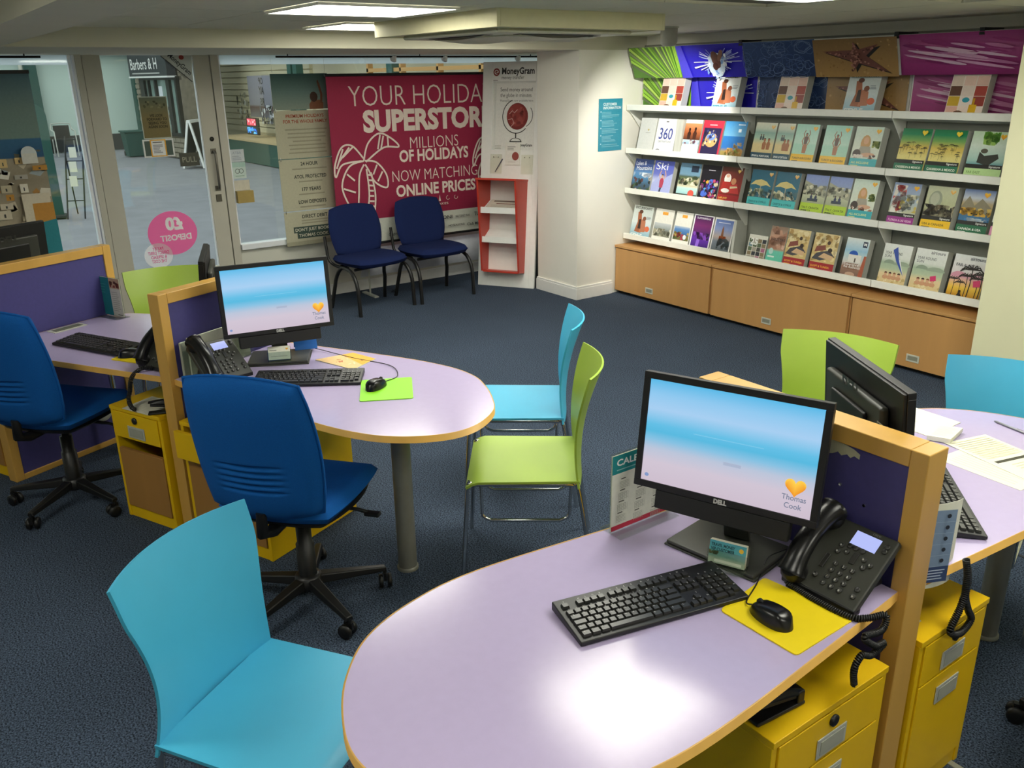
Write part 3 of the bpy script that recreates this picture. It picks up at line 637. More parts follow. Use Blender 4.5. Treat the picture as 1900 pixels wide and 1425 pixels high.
# ================================================================= brochure wall
BAYS = [(-5.77, -4.525), (-4.521, -3.285), (-3.281, -2.40)]
SH = [(1.61, 1.648), (1.25, 1.288), (.905, .943), (.50, .540)]
BN = ['left section of the brochure shelving, palm and splash header', 'middle section of the brochure shelving, starfish header', 'right section of the brochure shelving, pink petal header']
def palm_leaf(P, x0, y0, x1, y1, rnd):
    P.grad(x0, y0, x1, y1, [(0, '#4c7d1c'), (1, '#5e8a3a')])
    ox, oy = x1-.02, y0-.35*(y1-y0)-.05
    n = 26
    for i in range(n):
        a = rad(88 + 70*i/n); L = 1.6; w_ = rad(1.1); c = rnd.choice(['#8fc63a', '#6f9c2e', '#7c8f5f', '#a5d64a', '#4a7a2a', '#b7dc5e', '#5d7048'])
        pts = []
        for q in (a-w_, a+w_):
            dx, dy = math.cos(q), math.sin(q); ts = []
            for lim in ((x0-ox)/dx if dx < -1e-6 else 9, (y1-oy)/dy): ts.append(lim)
            te = min(ts); tb = max((y0-oy)/dy, 0); pts.append(((ox+dx*tb, oy+dy*tb), (ox+dx*te, oy+dy*te)))
        q4 = [pts[0][0], pts[1][0], pts[1][1], pts[0][1]]
        if min(p[0] for p in q4) >= x0-.001 and max(p[0] for p in q4) <= x1+.001: P.poly(q4[::-1], c)
def water(P, x0, y0, x1, y1, rnd, base=('#27395f', '#3d5688'), n=34):
    P.grad(x0, y0, x1, y1, [(0, base[0]), (1, base[1])])
    for i in range(n*2):
        cx = rnd.uniform(x0, x1); cy = rnd.uniform(y0, y1); r = rnd.uniform(.018, .045); pts = []
        for j in range(10):
            a = 2*PI*j/9; q = r*rnd.uniform(.7, 1.3) if j < 9 else None
            if q is None: pts.append(pts[0])
            else: pts.append((min(max(cx+q*1.5*math.cos(a), x0), x1), min(max(cy+q*math.sin(a), y0), y1)))
        P.line(pts, rnd.uniform(.002, .005), rnd.choice(['#4a639a', '#6079ac', '#3f588c', '#7890bc']))
def header_art(P, i, x0, x1, y0, y1):
    rnd = random.Random(10+i); W = x1-x0
    if i == 0:
        P.rect(x0, y0, x1, y1, '#2b22b8'); palm_leaf(P, x0, y0, x0+.47*W, y1, rnd)
        P.poly([(x0+.45*W,y1),(x0+.47*W,y0),(x0+.56*W,y0),(x0+.5*W,y1)], '#4a43cf')
        cx, cy = x0+.80*W, (y0+y1)/2
        for k in range(90):
            a = rnd.uniform(0, 2*PI); L = rnd.uniform(.03, .26); dx, dy = math.cos(a)*L, math.sin(a)*L*.42
            if x0+.5*W < cx+dx < x1 and y0 < cy+dy < y1: P.line([(cx+dx*.3, cy+dy*.3), (cx+dx, cy+dy)], rnd.uniform(.002, .007), rnd.choice(['#dfe6ff', '#aab6f0', '#f4f7ff']))
        P.ell(cx, cy-.02, .085, (y1-y0)*.38, '#cfe0f2', 12); P.blobs(40, cx-.1, y0, cx+.1, cy+.07, .008, .02, ['#f2f6ff', '#b9cdee', '#7fa3dc'], rnd)
        P.ell(cx+.0, cy+.02, .04, .07, '#6d4a3e', 10, rot=.4); P.ell(cx+.045, cy+.05, .02, .05, '#8a6252', 8, rot=-.5); P.ell(cx-.01, cy-.03, .028, .03, '#503026', 10)
    elif i == 1:
        water(P, x0, y0, x0+.50*W, y1, rnd); P.grad(x0+.50*W, y0, x1, y1, [(0, '#b08a52'), (1, '#8f6f42')]); P.blobs(60, x0+.51*W, y0, x1, y1, .004, .012, ['#a07c48', '#bd9860', '#96723e'], rnd)
        cx, cy = x0+.765*W, (y0+y1)/2+.01; arms = [(2.95, .26), (1.7, .13), (.55, .19), (-.55, .27), (-1.75, .13)]
        for sh in (1, 0):
            for a, L in arms:
                tip = (cx+L*math.cos(a), min(max(cy+L*math.sin(a)*.75, y0+.002), y1-.002)); q = Vector((-math.sin(a), math.cos(a)))*.042
                o_ = (.018, -.012) if sh else (0, 0); P.poly([(cx-q.x+o_[0], max(y0, cy-q.y+o_[1])), (min(x1, tip[0]+o_[0]), max(y0, tip[1]+o_[1])), (cx+q.x+o_[0], min(y1, cy+q.y+o_[1]))], '#2c2620' if sh else '#7d4f44')
        P.ell(cx, cy, .055, .05, '#7d4f44', 12)
        for a, L in arms:
            for k in range(16):
                d = L*rnd.random()*.9; e = rnd.uniform(-1, 1)*.03*(1-d/L); px = cx+d*math.cos(a)-e*math.sin(a); py = cy+(d*math.sin(a)+e*math.cos(a))*.75
                if y0+.01 < py < y1-.01: P.ell(px, py, .008, .006, rnd.choice(['#a56f62', '#b58070', '#5d352e']), 6)
    else:
        P.grad(x0, y0, x1, y1, [(0, '#8f2a6c'), (.35, '#a83c80'), (.7, '#b45a92'), (1, '#9c3478')])
        for k in range(46):
            L = rnd.uniform(.08, .24); hh = rnd.uniform(.004, .013); xx = rnd.uniform(x0+L, x0+.86*W-L) if .86*W > 2*L else x0+.43*W; yy = rnd.uniform(y0+.05, y1-.05)
            P.ell(xx, yy, L, hh, rnd.choice(['#c27aa8', '#d7a2c4', '#b4568f', '#8b2868', '#a03c7c', '#e0bcd2', '#962f72']), 14, rot=-.16)
        P.grad(x0+.86*W, y0, x1, y1, [(0, '#c9c321'), (1, '#a7a51c')]); P.ring(x0+1.0*W, y1, .12, .004, '#4b4a12', 12, PI, 1.5*PI)
racks = []
for i, (x0, x1) in enumerate(BAYS):
    t = thing('brochure_rack', BN[i], 'shelving', (0, 0, 0), 0, 'brochure shelving sections'); racks.append(t)
    MB().box(x0, x1, 5.585, YB-.002, .46, 2.13).build('back_panel', SHELFG, t)
    for z0, z1 in SH:
        s = MB(); s.add([(x0,5.41,z0+.004),(x1,5.41,z0+.004),(x1,5.585,z0-.03),(x0,5.585,z0-.03),(x0,5.41,z0+.012),(x1,5.41,z0+.012),(x1,5.585,z0-.022),(x0,5.585,z0-.022)], [(0,3,2,1),(4,5,6,7),(0,1,5,4),(1,2,6,5),(2,3,7,6),(3,0,4,7)]); so = s.build('shelf', SHELFW, t)
        MB().box(x0+.001, x1-.001, 5.395, 5.411, z0-.004, z1+.004).build('shelf_lip', SHELFW, so, .002)
        for xx in ([x0+.004, x1-.010] if i == 0 else [x1-.010]):
            e = MB(); zb_ = max(z0-.16, .447); V = [(5.405, z0+.01), (5.585, z0+.01), (5.585, zb_), (5.56, zb_)]; e.add([(xx, a, b) for a, b in V]+[(xx+.006, a, b) for a, b in V], [(0,1,2,3),(7,6,5,4),(0,4,5,1),(1,5,6,2),(2,6,7,3),(3,7,4,0)]); e.build('shelf_bracket', SHELFW, so)
    # printed back boards over the top shelf, header board leaning forward
    P = Print(.0003); header_art(P, i, x0+.01, x1-.005, 1.60, 1.90); P.build('back_print', t, (0, 5.578, 0), m=INK)
    MB().box(x0, x1, 5.5785, 5.584, 1.60, 2.10).build('back_board', WHITEP, t)
    hd = MB(); xh = x0+.04 if i == 0 else x0; V = [(xh,5.445,1.868),(x1,5.445,1.868),(x1,5.36,2.105),(xh,5.36,2.105)]; n = Vector((0,-.935,-.355))*.006; hd.add(V+[tuple(Vector(v)-n) for v in V], [(0,1,2,3),(7,6,5,4),(0,4,5,1),(1,5,6,2),(2,6,7,3),(3,7,4,0)]); ho = hd.build('header_board', WHITEP, t)
    P = Print(.0003); header_art(P, i, xh, x1, 0, .2517); P.build('header_print', ho, (0, 5.4442, 1.8678), (1,0,0), (0,-.085,.237), INK)
    for xx in ((x1-.03,) if i < 2 else (x0+.5,)):
        MB().box(xx, xx+.03, 5.36, 5.58, 2.085, 2.125).build('header_bracket', BLACK, t)
for i, (x0, x1) in enumerate([(-5.78, -4.63), (-4.625, -3.365), (-3.36, -2.362)]):
    lab = ['beech cabinet at the left end under the brochure shelves', 'beech cabinet in the middle under the brochure shelves', 'beech cabinet beside the pillar under the brochure shelves'][i]
    t = thing('low_cabinet', lab, 'cabinet', ((x0+x1)/2, 5.31, 0), 0, 'beech cabinets under the brochures'); W = (x1-x0)/2
    MB().box(-W+.001, W-.001, .02, .30, .03, .425).build('carcass', BEECHC, t); MB().box(-W, W, -.004, .305, .425, .445).build('cabinet_top', BEECHC, t, .002)
    MB().box(-W+.01, W-.01, .05, .29, 0, .03).build('plinth', BLACKM, t); d = MB().box(-W+.012, W-.012, 0, .018, .032, .416).build('door', BEECHC, t, .0015)
    hx = [-.12, -.06, .0][i]
    h = MB(); h.box(hx-.045, hx+.045, -.004, -.0005, .075, .125); ho = h.build('handle', GREYP, d, .002); MB().box(hx-.034, hx+.034, -.0055, -.0042, .087, .115).build('finger_recess', mat('handle_recess', '#8b8c7c', .5), ho)
# ---------------------------------------------------------------- brochures
def person(P, x, y, s, skin='#b5744c', cloth='#2b3b55', hair='#3a2418', arms=False):
    P.poly([(x-.10*s,y),(x+.10*s,y),(x+.13*s,y+.3*s),(x+.06*s,y+.42*s),(x-.06*s,y+.42*s),(x-.13*s,y+.3*s)], cloth)
    P.ell(x, y+.50*s, .075*s, .09*s, skin, 10); P.ell(x, y+.545*s, .075*s, .055*s, hair, 8, 0, PI)
    if arms:
        P.line([(x-.1*s,y+.36*s),(x-.2*s,y+.55*s),(x-.12*s,y+.75*s)], .05*s, skin); P.line([(x+.1*s,y+.36*s),(x+.2*s,y+.55*s),(x+.12*s,y+.75*s)], .05*s, skin)
def palm(P, x, y, h, c='#2e2a18', rnd=random):
    P.line([(x,y),(x+.03*h,y+.5*h),(x,y+h)], .035*h, c)
    for k in range(7):
        a = PI*k/6+.1; P.line([(x,y+h),(x+.28*h*math.cos(a),y+h+.16*h*math.sin(a)),(x+.42*h*math.cos(a),y+h+.10*h*math.sin(a)-.10*h)], .05*h, c)
def cover(P, d, w, h, rnd):
    def band(hh, col, txt, tc, sub=True, strip=False):
        P.rect(0, 0, w, hh, col); P.text(txt, .07*w, hh*.55, .020, tc, maxw=.86*w, bold=.02)
        if sub: P.rect(.07*w, hh*.36, .34*w, hh*.42, tc)
        if strip: P.rect(0, hh, w, hh+.024, '#1c1c18'); P.text('Signature', .95*w, hh+.007, .018, '#f4f4ee', 'r', bold=.01)
    def logo(c='#f7c52a'): heart(P, .84*w, .90*h, .026*1.3, ('#f2a71a', c))
    def photo(stops, y0=0, y1=1): P.grad(0, h*y0, w, h*y1, stops)
    if d == 'alcohol':
        P.rect(0, 0, w, h, '#f4e6da'); q = w/3
        cols = ['#e8b9a8', '#9c4038', '#f0d0c0', '#d8b23a', '#b04a40', '#f1ddd0', '#6b4a3c', '#eac4b4', '#f3e4da', '#e9d3c2', '#f0e0d4', '#ecd9cc']
        for k in range(12):
            a, b = k % 3, k//3; P.rect(a*q+.003, .03*h+b*.22*h, a*q+q-.003, .03*h+b*.22*h+.21*h, cols[(k*5) % 12])
        P.ell(.72*w, .10*h, .10*w, .09*h, '#d9a21a', 10); P.rect(.62*w, .03*h, .82*w, .28*h, '#e5b51e'); P.rect(.69*w, .28*h, .75*w, .42*h, '#c9971a'); P.ell(.50*w, .38*h, .10*w, .055*h, '#3aa3b4', 14); P.ell(.36*w, .10*h, .13*w, .05*h, '#6f4a30', 10)
        P.text('SHOPPER', .95*w, .935*h, .026, '#3a2f28', 'r', bold=.02, maxw=.8*w)
    elif d in ('style', 'style2', 'excur'):
        photo([(0, '#7fb2c4'), (.3, '#b9d3dc'), (.5, '#dfe9ea'), (1, '#f2f2ee' if d == 'style' else '#c9d2cc')])
        P.poly([(.2*w,.2*h),(.55*w,.18*h),(.5*w,.55*h),(.42*w,.82*h),(.25*w,.8*h),(.3*w,.5*h)], '#a8623f'); P.poly([(.45*w,.2*h),(.75*w,.22*h),(.7*w,.55*h),(.5*w,.6*h)], '#c07a58'); P.ell(.62*w, .62*h, .09*w, .07*h, '#8a4f36', 10); P.ell(.4*w, .82*h, .10*w, .06*h, '#5d3320', 10); P.poly([(.35*w,.3*h),(.5*w,.3*h),(.45*w,.6*h),(.36*w,.58*h)], '#33221c')
        P.ell(.83*w, .32*h, .12*w, .085*h, '#e0704a', 14); P.text('STYLE', .04*w, .03*h, .045, '#f6f6f2' if d != 'style' else '#2c7f94', width=.6*w, bold=.03)
        P.text('EXCURSIONIST', .5*w, .90*h, .03, '#262420', 'c', maxw=.92*w, bold=.02); P.lines(3, .72*w, .95*w, .6*h, .7*h, '#6d7a86', .004, rnd)
    elif d == 'plain': P.rect(0, 0, w, h, '#dcdcd8'); heart(P, .55*w, .66*h, .022, ('#b5a26a', '#d6c48a')); P.rect(.4*w, .57*h, .7*w, .58*h, '#8a8a82')
    elif d == 'n360': P.rect(0, 0, w, h, '#f6f7f6'); P.text('360', .5*w, .42*h, .13, '#3d4a9c', 'c', width=.68*w, bold=.01); P.text('DESTINATIONS', .5*w, .32*h, .022, '#4a4a55', 'c', width=.64*w); P.rect(.42*w, .9*h, .55*w, .93*h, '#555555'); P.ring(.22*w, .02*h, .03, .006, '#333333', 10, 0, PI)
    elif d == 'sunset':
        P.rect(0, 0, w, h, '#f4f2ee'); P.grad(0, .45*h, w, .9*h, [(0, '#5a2f1e'), (.5, '#b5653a'), (1, '#d99a66')]); person(P, .32*w, .46*h, .15, '#3a1d12', '#3a1d12', '#2a140c'); person(P, .66*w, .46*h, .16, '#3a1d12', '#4a2618', '#2a140c')
        P.grad(0, .33*h, w, .45*h, [(0, '#8fb6cf'), (1, '#c9dbe4')]); P.blobs(12, 0, .33*h, w, .45*h, .008, .02, ['#7d4a5a', '#4c7fa6', '#e8e6e0'], rnd)
    elif d == 'redframe':
        P.rect(0, 0, w, h, '#c43046'); P.rect(.08*w, .06*h, .92*w, .8*h, '#2a2348'); P.ell(.5*w, .48*h, .3*w, .2*h, '#d0a46a', 14); P.ell(.48*w, .56*h, .22*w, .1*h, '#6f8fd0', 12); P.blobs(26, .12*w, .3*h, .88*w, .75*h, .008, .022, ['#f0d9a8', '#3b3f7a', '#1c1a30', '#9a7c50'], rnd); P.rect(.32*w, .87*h, .68*w, .89*h, '#f7e9e6')
    elif d == 'sea':
        photo([(0, '#7d7340'), (.2, '#a08c4c'), (.3, '#2f6fb8'), (.6, '#2a78c0'), (.62, '#6fb0da'), (1, '#3a8cc8')]); P.blobs(40, .2*w, 0, w, .3*h, .012, .03, ['#c9a35a', '#b98a4a', '#7a8a42', '#e2cf9a', '#8d6f3c'], rnd); P.blobs(8, .55*w, .3*h, w, .45*h, .01, .03, ['#9a8a6a', '#b5a58a'], rnd); P.rect(.65*w, .72*h, .78*w, .8*h, '#e9f3fa'); P.rect(.6*w, .9*h, .92*w, .93*h, '#dff0fa')
    elif d == 'spain':
        photo([(0, '#d9c48c'), (.45, '#e3cf96'), (.62, '#a9c9b4'), (.75, '#8cb0a4'), (.85, '#c9d4c0'), (1, '#e4e2cf')]); person(P, .55*w, .32*h, .14, '#a86a40', '#a86a40', '#4a2c1c'); person(P, .75*w, .32*h, .14, '#a86a40', '#a86a40', '#4a2c1c'); person(P, .34*w, .56*h, .07, '#6b4a34', '#3c4a4c'); person(P, .45*w, .56*h, .07, '#6b4a34', '#3c4a4c'); band(.24*h, '#17485c', 'SPAIN & PORTUGAL', '#e9f0f0'); logo('#e8dca0')
    elif d == 'turkey':
        photo([(0, '#b9dcc0'), (.5, '#a8dac4'), (.55, '#bfe3d0'), (1, '#9fd6c4')]); person(P, .52*w, .30*h, .15, '#a8683c', '#a8683c', '#3c2418', True); person(P, .52*w, .52*h, .13, '#8f5a38', '#5c3a2c', '#2c1a10', True); band(.27*h, '#f3c21a', 'TURKEY & BULGARIA', '#6b4a10'); logo()
    elif d == 'allinc':
        photo([(0, '#cfd8c8'), (.5, '#dfe6d4'), (1, '#cfe2d4')]); P.ell(.45*w, .62*h, .18*w, .19*h, '#c99a5c', 14); P.ell(.46*w, .68*h, .10*w, .085*h, '#dba980', 12); P.poly([(.15*w,.3*h),(.75*w,.3*h),(.65*w,.55*h),(.3*w,.55*h)], '#a8a08e'); P.ell(.2*w, .38*h, .15*w, .1*h, '#3a2620', 12); P.ell(.62*w, .36*h, .26*w, .05*h, '#d8a888', 10); P.blobs(14, .7*w, .5*h, .98*w, .68*h, .01, .025, ['#6f8a3c', '#a8b45c', '#4c6a2c'], rnd); P.blobs(12, .1*w, .26*h, .95*w, .36*h, .01, .02, ['#4a2a24', '#e8dcd0', '#b4785c'], rnd); band(.27*h, '#33aeb9', 'ALL INCLUSIVE', '#d8e9a0'); logo()
    elif d == 'carib':
        photo([(0, '#e8dc8c'), (.4, '#f0e08c'), (.6, '#e4c860'), (.75, '#7fae5c'), (.88, '#1f8a5c'), (1, '#17784c')])
        for k in range(22): palm(P, rnd.uniform(.08, .92)*w, rnd.uniform(.33, .58)*h, rnd.uniform(.022, .04), rnd.choice(['#3a3a22', '#2c2c1c', '#5a5230']))
        band(.23*h, '#1f6f50', 'CARIBBEAN & MEXICO', '#eaf4e4', True, True); heart(P, .80*w, .91*h, .036, ('#f2d02a', '#f7e04a'))
    elif d == 'fareast':
        photo([(0, '#8fc0c8'), (.3, '#4c8fa0'), (.4, '#a9cfc4'), (.7, '#dbe9dc'), (1, '#c4dcbc')]); P.blobs(22, .3*w, .72*h, .75*w, h, .012, .03, ['#6fae3a', '#4c8a2c', '#9cc85c'], rnd); P.poly([(.28*w,.36*h),(.6*w,.3*h),(.85*w,.46*h),(.8*w,.55*h),(.45*w,.5*h),(.3*w,.58*h)], '#33352e'); P.ell(.42*w, .6*h, .10*w, .05*h, '#5a5648', 10); band(.24*h, '#bfe09c', 'FAR EAST', '#7aa05c', True, True); logo()
    elif d == 'tealbit': photo([(0, '#4ab4c4'), (.3, '#4ab4c4'), (.31, '#1c1c1c'), (.38, '#1c1c1c'), (.39, '#e8e4d8'), (.6, '#d8d0c0'), (.8, '#3a3430'), (1, '#a8b8b0')])
    elif d == 'lakes':
        photo([(0, '#2a3040'), (.25, '#3a5a74'), (.45, '#4c86b4'), (.6, '#5c8fc4'), (.75, '#2c4a8a'), (1, '#233a78')]); P.blobs(30, 0, 0, w, .48*h, .012, .03, ['#3f5a3c', '#26302e', '#8aa0a8', '#5c3a3c', '#c9b8a0'], rnd); P.blobs(8, 0, .45*h, w, .6*h, .02, .035, ['#dfe9f4', '#9db4d0'], rnd); P.text('Lakes &', .08*w, .80*h, .05, '#f2f5fa', width=.55*w, rot=.06); P.text('Mountains', .14*w, .66*h, .05, '#f2f5fa', width=.8*w, rot=.06)
    elif d == 'ski':
        photo([(0, '#8f9cd8'), (.4, '#c9cfee'), (.6, '#6a74c8'), (1, '#3f4cb0')]); P.poly([(0,.3*h),(.4*w,.62*h),(.6*w,.5*h),(w,.66*h),(w,.1*h),(0,.05*h)], '#aeb6e6'); person(P, .5*w, .22*h, .19, '#d8a888', '#b83a58', '#2c2c40', True); P.line([(.5*w,.22*h),(.45*w,.02*h)], .02, '#2c2f4c'); P.text('Ski', .1*w, .74*h, .085, '#f6f7fc', width=.6*w)
    elif d == 'pool':
        photo([(0, '#3c3f38'), (.12, '#44473c'), (.14, '#9fd0d4'), (.3, '#bfe0dc'), (.34, '#d9d4b8'), (.5, '#7a8a5c'), (.62, '#4c5c44'), (.68, '#6f94ac'), (1, '#5c86a4')]); P.blobs(18, 0, .38*h, w, .6*h, .012, .03, ['#e2dcc4', '#4c5838', '#2f3a2c', '#b0a884'], rnd); P.ell(.8*w, .6*h, .14*w, .05*h, '#37422c', 10); P.rect(.55*w, .76*h, .9*w, .94*h, '#1f2c40'); P.ell(.72*w, .16*h, .15*w, .1*h, '#d8584a', 14); P.rect(.1*w, .05*h, .3*w, .065*h, '#e9e9e0')
    elif d == 'flower':
        P.rect(0, 0, w, h, '#16141c'); P.blobs(46, .05*w, .03*h, .95*w, .62*h, .008, .03, ['#7a2a8a', '#d8a83a', '#4c6fd0', '#c44a6a', '#e8d8b0', '#3a1f50', '#5aa0d8', '#a83a2c'], rnd); P.rect(.35*w, .85*h, .7*w, .875*h, '#a8a4b0')
    elif d == 'lapland':
        photo([(0, '#7a1f1c'), (.5, '#8f2a22'), (1, '#4a2a1c')]); P.ell(.32*w, .68*h, .16*w, .14*h, '#f0ece4', 12); P.ell(.32*w, .76*h, .09*w, .05*h, '#d8a890', 10); P.poly([(.05*w,.3*h),(.6*w,.3*h),(.5*w,.6*h),(.12*w,.6*h)], '#b02a24'); P.ell(.62*w, .62*h, .12*w, .09*h, '#c98a62', 10); P.poly([(.45*w,.3*h),(.95*w,.3*h),(.8*w,.56*h),(.5*w,.52*h)], '#c43a36'); P.ell(.3*w, .36*h, .2*w, .06*h, '#f4efe8', 10); P.poly([(.5*w,.42*h),(.85*w,.46*h),(.8*w,.5*h),(.5*w,.48*h)], '#d8c8a0'); band(.25*h, '#a8282c', 'LAPLAND', '#f2c85a'); heart(P, .8*w, .9*h, .03, ('#d8b04a', '#e8cf7a'))
    elif d == 'greece':
        photo([(0, '#4cc0c0'), (.28, '#4cc0c0'), (.29, '#3a6a78'), (.55, '#2f6f86'), (1, '#25647c')]); P.blobs(34, 0, .29*h, w, .52*h, .012, .028, ['#c9c8a4', '#4a6f78', '#e6e2c8', '#8a9a7c', '#27505c'], rnd)
        P.poly([(.02*w,.60*h),(.2*w,.72*h),(.45*w,.76*h),(.7*w,.71*h),(.92*w,.58*h),(.7*w,.62*h),(.5*w,.58*h),(.25*w,.62*h)], '#d8c884'); P.line([(.47*w,.6*h),(.5*w,.3*h)], .005, '#c8c0a0'); band(.27*h, '#4fbfc0', 'GREECE & CYPRUS', '#14606c'); logo('#d8d0a0')
    elif d == 'lime':
        photo([(0, '#b4d23a'), (.3, '#b4d23a'), (.31, '#a8b090'), (.5, '#c4c8a8'), (.65, '#9aa09a'), (.8, '#8a9ccc'), (1, '#7f94d0')]); P.poly([(0,.62*h),(0,.85*h),(w,.62*h),(w,.45*h)], '#a8a890'); P.blobs(24, 0, .5*h, w, .75*h, .012, .026, ['#7d8070', '#c9c6aa', '#5d6050', '#dad8c0'], rnd); P.rect(.25*w, .35*h, .7*w, .42*h, '#33404c'); person(P, .4*w, .38*h, .08, '#5a4a44', '#2f3c5c'); person(P, .6*w, .38*h, .08, '#5a4a44', '#2f3c5c'); band(.30*h, '#b6d438', 'ITALY, CROATIA', '#4c5c1c'); P.text('& MALTA', .07*w, .09*h, .02, '#4c5c1c', bold=.02)
    elif d == 'florida':
        photo([(0, '#c9b878'), (.4, '#c4c8b0'), (.6, '#a8b8c8'), (1, '#8a9cc4')]); P.blobs(20, .05*w, .3*h, .5*w, .95*h, .02, .04, ['#b8303a', '#e8e4dc', '#c8483c', '#d8d2c8', '#7a6a70'], rnd); P.blobs(26, .35*w, .35*h, w, .75*h, .012, .03, ['#b0b4ac', '#8f9488', '#d8d4b8', '#6c7470', '#c8b45a'], rnd); band(.24*h, '#9c2a8c', 'FLORIDA & LAS VEGAS', '#f0c0e4', True, True); logo()
    elif d == 'usa':
        photo([(0, '#4a4438'), (.4, '#6f6a54'), (.55, '#b8bc90'), (1, '#c8ccac')]); P.ell(.32*w, .7*h, .22*w, .2*h, '#9aa08a', 16); P.ell(.3*w, .72*h, .15*w, .14*h, '#b4b8a0', 14); P.blobs(34, 0, .3*h, w, .6*h, .015, .035, ['#4a4030', '#8a8468', '#2c2820', '#d0c8a8', '#6a5c44'], rnd); band(.26*h, '#f2c416', 'USA & CANADA', '#5a4408', True, True); logo('#e0d8a0')
    elif d == 'canada':
        photo([(0, '#cfe0ea'), (.25, '#2f78b4'), (.5, '#3a6a8a'), (.55, '#c09a3a'), (.72, '#b8a884'), (.82, '#c4ccd8'), (1, '#5c78b0')]); P.poly([(0,.62*h),(.2*w,.86*h),(.42*w,.66*h),(.62*w,.82*h),(w,.62*h),(w,.5*h),(0,.5*h)], '#8f866c'); P.blobs(26, 0, .44*h, w, .62*h, .012, .03, ['#d8a832', '#8a6a2c', '#4c4a30', '#e0c060'], rnd); P.blobs(14, .2*w, .24*h, w, .4*h, .015, .04, ['#eef4f8', '#b8d0e0', '#3a80b8'], rnd); band(.25*h, '#146a44', 'CANADA & USA', '#f4f8f2', True, True); heart(P, .75*w, .9*h, .036, ('#f0a81c', '#f6c83a'))
    elif d == 'pinkbit': photo([(0, '#e89ac4'), (.28, '#e89ac4'), (.29, '#1c1c1c'), (.36, '#1c1c1c'), (.37, '#f0f0ea'), (.6, '#e8e0d0'), (.8, '#b8a888'), (1, '#d8d4c0')])
    elif d in ('white1', 'white2'):
        P.rect(0, 0, w, h, '#ecebe2'); P.rect(.38*w, .83*h, .68*w, .92*h, '#f0a83a'); st = [(0, '#8a8c78'), (.4, '#6c6f60'), (.6, '#9aa4a4'), (1, '#c9ced0')] if d == 'white1' else [(0, '#7a7440'), (.3, '#4c5c3c'), (.5, '#3f74b0'), (.8, '#5c8cc4'), (1, '#b8c8d8')]
        P.grad(.04*w, .18*h, .96*w, .58*h, st); P.blobs(24, .04*w, .18*h, .96*w, .42*h, .01, .025, ['#b0ac94', '#5a5c4c', '#84806a', '#d4d0bc'] if d == 'white1' else ['#8a7c3c', '#4c5c34', '#c0a85a', '#a83a50'], rnd)
        if d == 'white2': P.ell(.72*w, .28*h, .1*w, .07*h, '#e8eef2', 12)
    elif d == 'aurora':
        P.rect(0, 0, w, h, '#f0eef2'); P.grad(.06*w, .06*h, .94*w, .97*h, [(0, '#3c1a78'), (.3, '#6a30b0'), (.45, '#5c2470'), (.7, '#7a2a6c'), (1, '#3a1a50')]); P.poly([(.3*w,.1*h),(.45*w,.08*h),(.5*w,.4*h),(.35*w,.44*h)], '#9a6ae0'); P.blobs(16, .1*w, .3*h, .9*w, .5*h, .012, .03, ['#2c1440', '#8a4ac0', '#4c1f60'], rnd); P.text('SUPERBREAK', .5*w, .88*h, .022, '#f4eef8', 'c', width=.7*w)
    elif d == 'tower':
        P.rect(0, 0, w, h, '#eceae6'); P.grad(.05*w, .08*h, .95*w, .95*h, [(0, '#5c6468'), (.3, '#7a8490'), (.45, '#b8a8a0'), (.7, '#8a9ccc'), (1, '#5c74b4')]); P.poly([(.42*w,.4*h),(.56*w,.4*h),(.54*w,.68*h),(.49*w,.8*h),(.44*w,.68*h)], '#8a5a3a'); P.blobs(14, .35*w, .34*h, .7*w, .5*h, .012, .03, ['#d8642c', '#4c4038', '#e89050'], rnd); P.blobs(18, .3*w, .14*h, .93*w, .45*h, .015, .03, ['#2f3a3c', '#3c4850', '#4c4c4a'], rnd); P.rect(.2*w, .86*h, .8*w, .875*h, '#e9eef8')
    elif d == 'small':
        P.rect(0, 0, w, h, '#e4e2d6'); rr = ['#4c4a40', '#6f8a94', '#8a7a5c', '#b06a8a', '#5c6a4c', '#a8a090', '#33343a']
        for a in range(4):
            for b in range(5): P.rect(w*(.04+.24*a), h*(.04+.165*b), w*(.25+.24*a), h*(.19+.165*b), rnd.choice(rr))
        P.text('25', .12*w, .62*h, .07, '#f4f4ee', bold=.03)
    elif d == 'winters':
        photo([(0, '#5cc4a8'), (.35, '#6cc8b0'), (.4, '#b89078'), (.7, '#c8a088'), (1, '#8f7a68')]); P.blobs(16, 0, .4*h, w, h, .02, .045, ['#c89a80', '#b08068', '#d8b09a', '#98705c'], rnd); P.text('WINTERS', .5*w, .62*h, .03, '#4a3a34', 'c', width=.86*w, bold=.01); P.ell(.25*w, .34*h, .14*w, .085*h, '#b8dcd4', 14); P.rect(.1*w, .18*h, .5*w, .22*h, '#e4f2ea')
    elif d == 'egypt':
        photo([(0, '#d8c084'), (.5, '#d4b878'), (1, '#e0cc98')]); P.blobs(40, 0, .3*h, w, .98*h, .01, .03, ['#e6d29a', '#c8a868', '#b89458', '#ecdcae'], rnd); P.poly([(.05*w,.35*h),(.4*w,.32*h),(.95*w,.45*h),(.7*w,.6*h),(.2*w,.5*h)], '#4c4a4e'); P.poly([(.3*w,.4*h),(.85*w,.36*h),(.9*w,.46*h),(.5*w,.52*h)], '#d8b48a'); P.poly([(.1*w,.52*h),(.55*w,.6*h),(.5*w,.72*h),(.15*w,.66*h)], '#8a4a3c'); P.ell(.72*w, .6*h, .09*w, .06*h, '#3a2a20', 10); P.ell(.62*w, .78*h, .07*w, .05*h, '#4a3628', 10); band(.27*h, '#a8242a', 'EGYPT & TUNISIA', '#f2b83a')
    elif d == 'greek':
